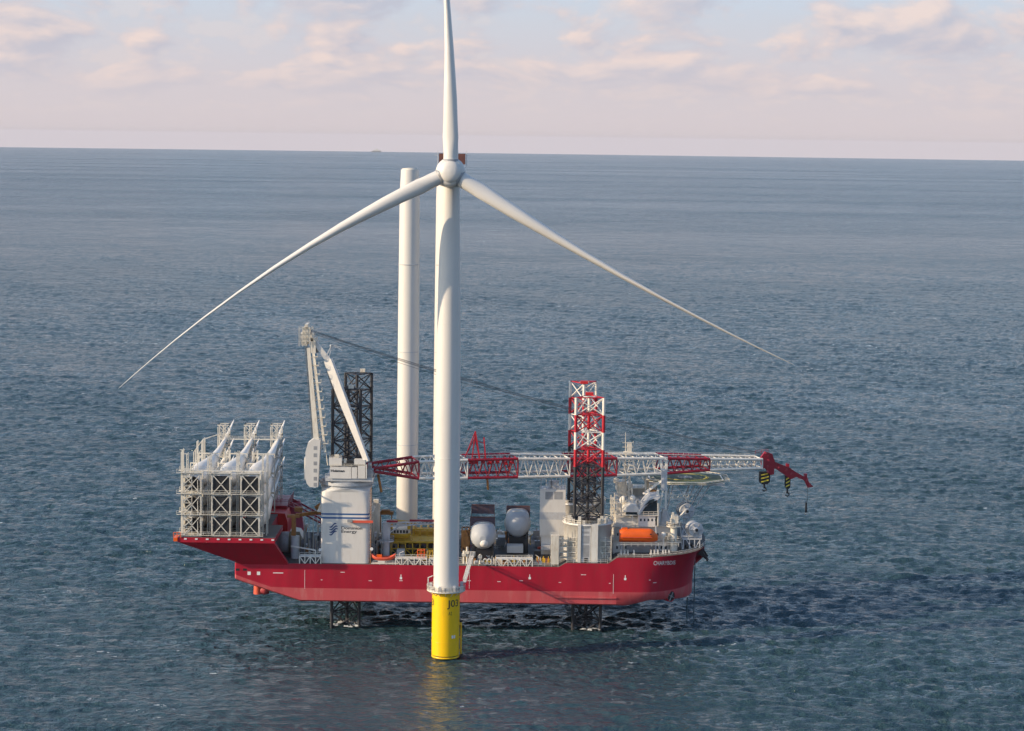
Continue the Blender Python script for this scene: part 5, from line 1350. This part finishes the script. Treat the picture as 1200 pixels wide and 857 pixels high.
drum(803.5, 599.5, 712, 2.5, 'upper white cable drum behind the bow crane, below the helideck')
mb = MB()
for Y in (691.5, 697, 706):
    a = at(800, 632, Y); b = at(822, 632, Y); zb = zdeck(min(a.x, XBT - .1)); 
    mb.beam(a, b, .35)
    for x in (801, 808, 814, 820):
        p = at(x, 632, Y); mb.beam(p, Vector((p.x, Y, zb)), .3)
    mb.beam(at(804, 632, Y), at(811, 645, Y), .25); mb.beam(at(821, 632, Y), at(813, 645, Y), .25); mb.beam(at(797, 612, Y), at(800, 648, Y), .3); mb.beam(at(797, 612, Y), at(808, 632, Y), .25)
for x in (800, 822): mb.beam(at(x, 632, 691.5), at(x, 622, 706), .3)
mb.pb(799, 822.5, 631, 632, 691.3, 6); mb.rail([at(799, 631, 691.2), at(822, 631, 691.2)], 1.0, .06)
mb.pb(798, 806, 606, 607.5, 710, 5); mb.beam(at(801, 607, 711), at(801, 640, 711), .3); mb.beam(at(806, 607, 711), at(806, 640, 711), .3); mb.truss(at(801, 607, 711), at(801, 640, 711), at(806, 607, 711), at(806, 640, 711), 4, .2)
mb.build('bow_frame', 'light_gray', ship)
mb = MB()
random.seed(9)
for i in range(16): x = random.uniform(797, 818); y = random.uniform(636, 648); mb.pb(x, x + random.uniform(1, 3), y, y + random.uniform(2, 4), random.uniform(692, 700), 1.5)
mb.build('mooring_winch', 'dark', ship)
mb = MB()
for x in (776, 779, 783, 727, 731, 735, 762, 766, 770, 742): mb.pb(x, x + 1.8, 645, 653, 687.5, 1.2); mb.pb(x - .6, x + 2.2, 649, 650, 687.3, 1.6)
c = at(777.5, 627, 690); mb.rev(c - Vector((0, 0, .9)), (0, 0, 1), [(0, .4), (.9, 1.0), (1.5, .8), (1.8, .1)], 14); mb.tube(c - Vector((0, 0, 5)), c, .3)
mb.rail([(X_(724), 686, zd2 + 3.0), (X_(796), 687, zd2 + 3.0)], 1.1, .07); mb.build('deck_fitting', 'paint_white', ship)
# davit arms holding the lifeboat
for x in (728.5, 768.5):
    mb = MB(); mb.beam(at(x, 617, 692), at(x, 619, 687.6), .4); mb.beam(at(x, 619, 687.6), at(x, 622, 687.6), .2); mb.beam(at(x, 617, 692), at(x, 652, 690), .4); mb.build('lifeboat_davit', 'light_gray', ship)
# anchor and its bolster on the stem
mb = MB(); p = at(822, 641, 707); q = at(829, 655, 707)
mb.beam(at(820, 648, 707), q, .9); mb.beam(p, q + Vector((0, 0, .8)), .6); mb.prism([at(x, y, 705) for x, y in ((818, 650), (822, 640), (824.5, 648), (830, 655), (829, 658), (824, 652))], (0, 5, 0)); mb.build('anchor_bolster', 'leg_dark', ship)
an = at(828.5, 656.5, 707); ag = thing('anchor', (an.x, 707, an.z - 1), 'black anchor hanging at the tip of the bow', 'anchor')
mb = MB(); mb.beam(an + Vector((-.4, 0, 1.4)), an + Vector((.1, 0, -.2)), .45); mb.build('shank', 'leg_dark', ag)
mb = MB(); 
for s_ in (-1, 1): mb.beam(an + Vector((0, 0, -.2)), an + Vector((.3, s_ * 1.4, .5)), .5, .35, 0, .2, .2)
mb.build('fluke', 'leg_dark', ag)
# suction hoses dropping into the sea at the bow
for x, y0, y1, Y, r_, lab in ((814.5, 655, 742, 700, .16, 'long thin dark pipe reaching from the bow down to the sea'), (805.5, 700, 722, 702, .2, 'short dark pipe below the bow keel entering the sea')):
    a = at(x, y0, Y); b = Vector((a.x, Y, -1.5)); g = tag(MB().tube(b, a, r_, n=8).build('intake_pipe', 'rope_teal', loc=b), lab, 'pipe', 'water intake pipes at the bow')

# ================================================================== AREA BETWEEN STERN PLATFORM AND PEDESTAL
c = at(344, 655, 692); rc = thing('stern_crane', (c.x, 692, ZD), 'small rust brown deck crane on a white column, left of the pedestal', 'crane')
cx = at(346, 640, 692).x
mb = MB(); mb.tube((cx, 692, ZD), (cx, 692, Z_(346, 628, 692)), 1.35, n=18); mb.build('column', 'light_gray', rc)
mb = MB(); mb.pb(341.5, 346.5, 604, 628, 691.4, 1.6); mb.pb(336.5, 351, 604, 607, 691, 2.2); mb.build('king_post', 'rust', rc)
mb = MB(); mb.pb(345, 354, 595, 600, 702, 2); mb.beam(at(347, 604, 692), at(377, 600, 700), 1.0); mb.beam(at(370, 596, 700), at(376, 592, 700), 1.5); mb.build('jib', 'rust', rc)
mb = MB(); mb.beam(at(341, 640, 688), at(370, 645, 686), .35); mb.beam(at(370, 645, 686), at(368, 654, 686), .3); mb.build('davit_arm', 'paint_white', rc)
cyl = thing('wrapped_cylinder', (at(340, 650, 700).x, 700, ZD), 'grey and olive wrapped cylinder lying on deck beside the stern platform', 'cylinder')
a = at(327, 637, 697); b = at(354, 640, 697); a.z = b.z = ZD + 4.0
MB().rev(a, (1, 0, 0), [(0, 2.4), (.15, 3.3), (2.5, 3.4), (3.2, 3.3)], 24).build('grey_cover', 'steel_gray', cyl)
MB().rev(a, (1, 0, 0), [(3.25, 3.2), (3.4, 3.45), (6.4, 3.4), (6.6, 2.8)], 24).build('olive_cover', 'olive', cyl)
MB().box((a.x, 694.5, ZD + .02), (a.x + 6.5, 700, ZD + 1.2)).build('cradle', 'dark', cyl)
tl = tag(MB().prism([at(x, y, 712) for x, y in ((340, 622), (350, 624), (356, 632), (350, 633), (341, 627))], (0, 8, 0)).build('tarpaulin_load', 'cream'), 'cream covered load on deck behind the olive cylinder', 'covered load')
random.seed(21)
for x0_, x1_, ya_, yb_, n_, poles in ((355, 373, 612, 650, 26, (357, 362, 367, 372)), (437, 452, 622, 655, 28, (438, 442, 447))):
    for i in range(n_):
        x = random.uniform(x0_, x1_); y = random.uniform(ya_, yb_); Yk = random.uniform(694, 710)
        m_ = MB().pb(x, x + random.uniform(1, 3), y, y + random.uniform(2, 6), Yk, 2); q = at(x, y, Yk); m_.tube((q.x, Yk + 1, ZD), (q.x, Yk + 1, q.z), .14, n=6)
        m_.build('deck_machinery', random.choice(['steel_gray', 'steel_gray', 'cream', 'light_gray', 'rust', 'dark']), ship)
    for x in poles: MB().beam(at(x, 606, 697), at(x, 655, 697), .2).build('post', 'cream', ship)
for i in range(60):
    x = random.uniform(440, 655); Yk = random.choice([686.5, 690, 694, 712, 720]); q = at(x, 640, Yk); h_ = random.uniform(.8, 3.2); m_ = MB()
    if i % 3 == 0: m_.tube((q.x, Yk, ZD), (q.x, Yk, ZD + h_), .1, n=6); m_.tube((q.x, Yk, ZD + h_), (q.x + random.uniform(-1.5, 1.5), Yk, ZD + h_ + .6), .1, n=6)
    elif i % 3 == 1: m_.rail([(q.x, Yk, ZD), (q.x + random.uniform(2, 5), Yk, ZD)], 1.2, .05, 1)
    else: m_.tube((q.x, Yk, ZD + .5), (q.x + random.uniform(.8, 2), Yk + .4, ZD + .5), .5, n=12)
    m_.build(['hose_stand', 'barrier', 'hose_reel'][i % 3], random.choice(['paint_white', 'cream', 'tool_yellow', 'orange_red', 'light_gray']), ship)
for i in range(60):
    x = random.uniform(510, 655); Y = random.uniform(712, 735); xx = at(x, 640, Y).x; wx = random.uniform(.6, 2.5); hz2 = random.uniform(.8, 3)
    mb = MB(); mb.box((xx, Y, ZD), (xx + wx, Y + 2, ZD + hz2)); mb.box((xx + wx * .2, Y - .25, ZD + .01), (xx + wx * .7, Y - .01, ZD + hz2 * .6)); mb.tube((xx + wx * .5, Y + 1, ZD + hz2), (xx + wx * .5, Y + 1, ZD + hz2 + .8), .2)
    mb.build('deck_fitting', random.choice(['olive', 'steel_gray', 'rust', 'cream', 'steel_gray']), ship)
for i in range(40):
    x = random.uniform(540, 655); Y = random.uniform(685, 690); xx = at(x, 640, Y).x; wx = random.uniform(.3, 1.2)
    mb = MB(); mb.box((xx, Y, ZD), (xx + wx, Y + 1, ZD + random.uniform(.5, 1.6))); mb.tube((xx + wx / 2, Y + .5, ZD + .3), (xx + wx / 2, Y + .5, ZD + 2), .12)
    mb.build('deck_fitting', random.choice(['tool_yellow', 'cream', 'rust', 'steel_gray', 'light_gray']), ship)
# white vent post right of pedestal, with ball lamp
vp = at(440, 655, 712); mb = MB(); mb.tube((at(440.5, 620, 712).x, 712, ZD), (at(440.5, 620, 712).x, 712, Z_(440, 590, 712)), 1.3, n=18); mb.pb(437.5, 443.5, 586, 590, 711, 2); mb.build('vent_post', 'cream', ship)
# stowed yellow grab on the far rail
mb = MB(); mb.pb(444, 461, 600, 603.5, 731, 2); mb.pb(447, 457, 598, 600, 731, 2); mb.beam(at(446, 604, 731), at(446, 630, 731), .3); mb.beam(at(459, 604, 731), at(459, 630, 731), .3); mb.build('yellow_spreader_rack', 'rust', ship)
# floodlights
for x, y, Y in ((435.5, 643.5, 683.5), (375, 644.5, 683.5)):
    mb = MB(); c = at(x, y, Y); mb.rev(c, (0, -1, 0), [(-.3, .25), (0, .5), (.1, .5)], 12); mb.beam(c, c + Vector((0, 1, -1)), .12); mb.build('floodlight', 'mark_white', ped)

# foam where the legs meet the sea: thin irregular sheets
mb = MB(); random.seed(4)
for jx, jy in ((legpos[0]), (legpos[2])):
    for i in range(46):
        a = random.uniform(0, 6.28); r_ = random.uniform(2.5, 6.0); c = Vector((jx + r_ * math.cos(a), jy - 1 + r_ * .8 * math.sin(a), .42)); s_ = random.uniform(.15, .75)
        mb.add([c + Vector((s_ * 1.6 * math.cos(t) * random.uniform(.5, 1), s_ * 1.8 * math.sin(t) * random.uniform(.5, 1), random.uniform(-.1, .1))) for t in np.linspace(0, 5.6, 7)], [tuple(range(7))])
fo = mb.build('foam', 'foam_white', loc=(legpos[0][0], legpos[0][1], 0)); tag(fo, 'white foam where the ship legs meet the water', 'foam', kind='stuff')

# distant cargo ship on the horizon
YS = 37000.0; a = at(441, 180, YS); zsea = -(a.x ** 2 + YS ** 2) / (2 * RE)
fs_ = thing('distant_ship', (a.x, YS, zsea), 'tiny pale cargo ship far away on the horizon', 'ship')
L = 165
mb = MB(); mb.prism([(a.x - L / 2, YS, zsea), (a.x + L / 2 - 8, YS, zsea), (a.x + L / 2, YS, zsea + 24), (a.x - L / 2, YS, zsea + 20)], (0, 30, 0)); mb.build('hull', 'steel_gray', fs_)
mb = MB(); mb.box((a.x - L * .3, YS + 2, zsea + 20.1), (a.x + L * .3, YS + 26, zsea + 40)); mb.box((a.x - L * .02, YS + 4, zsea + 40.1), (a.x + L * .12, YS + 24, zsea + 56)); mb.build('superstructure', 'paint_white', fs_)
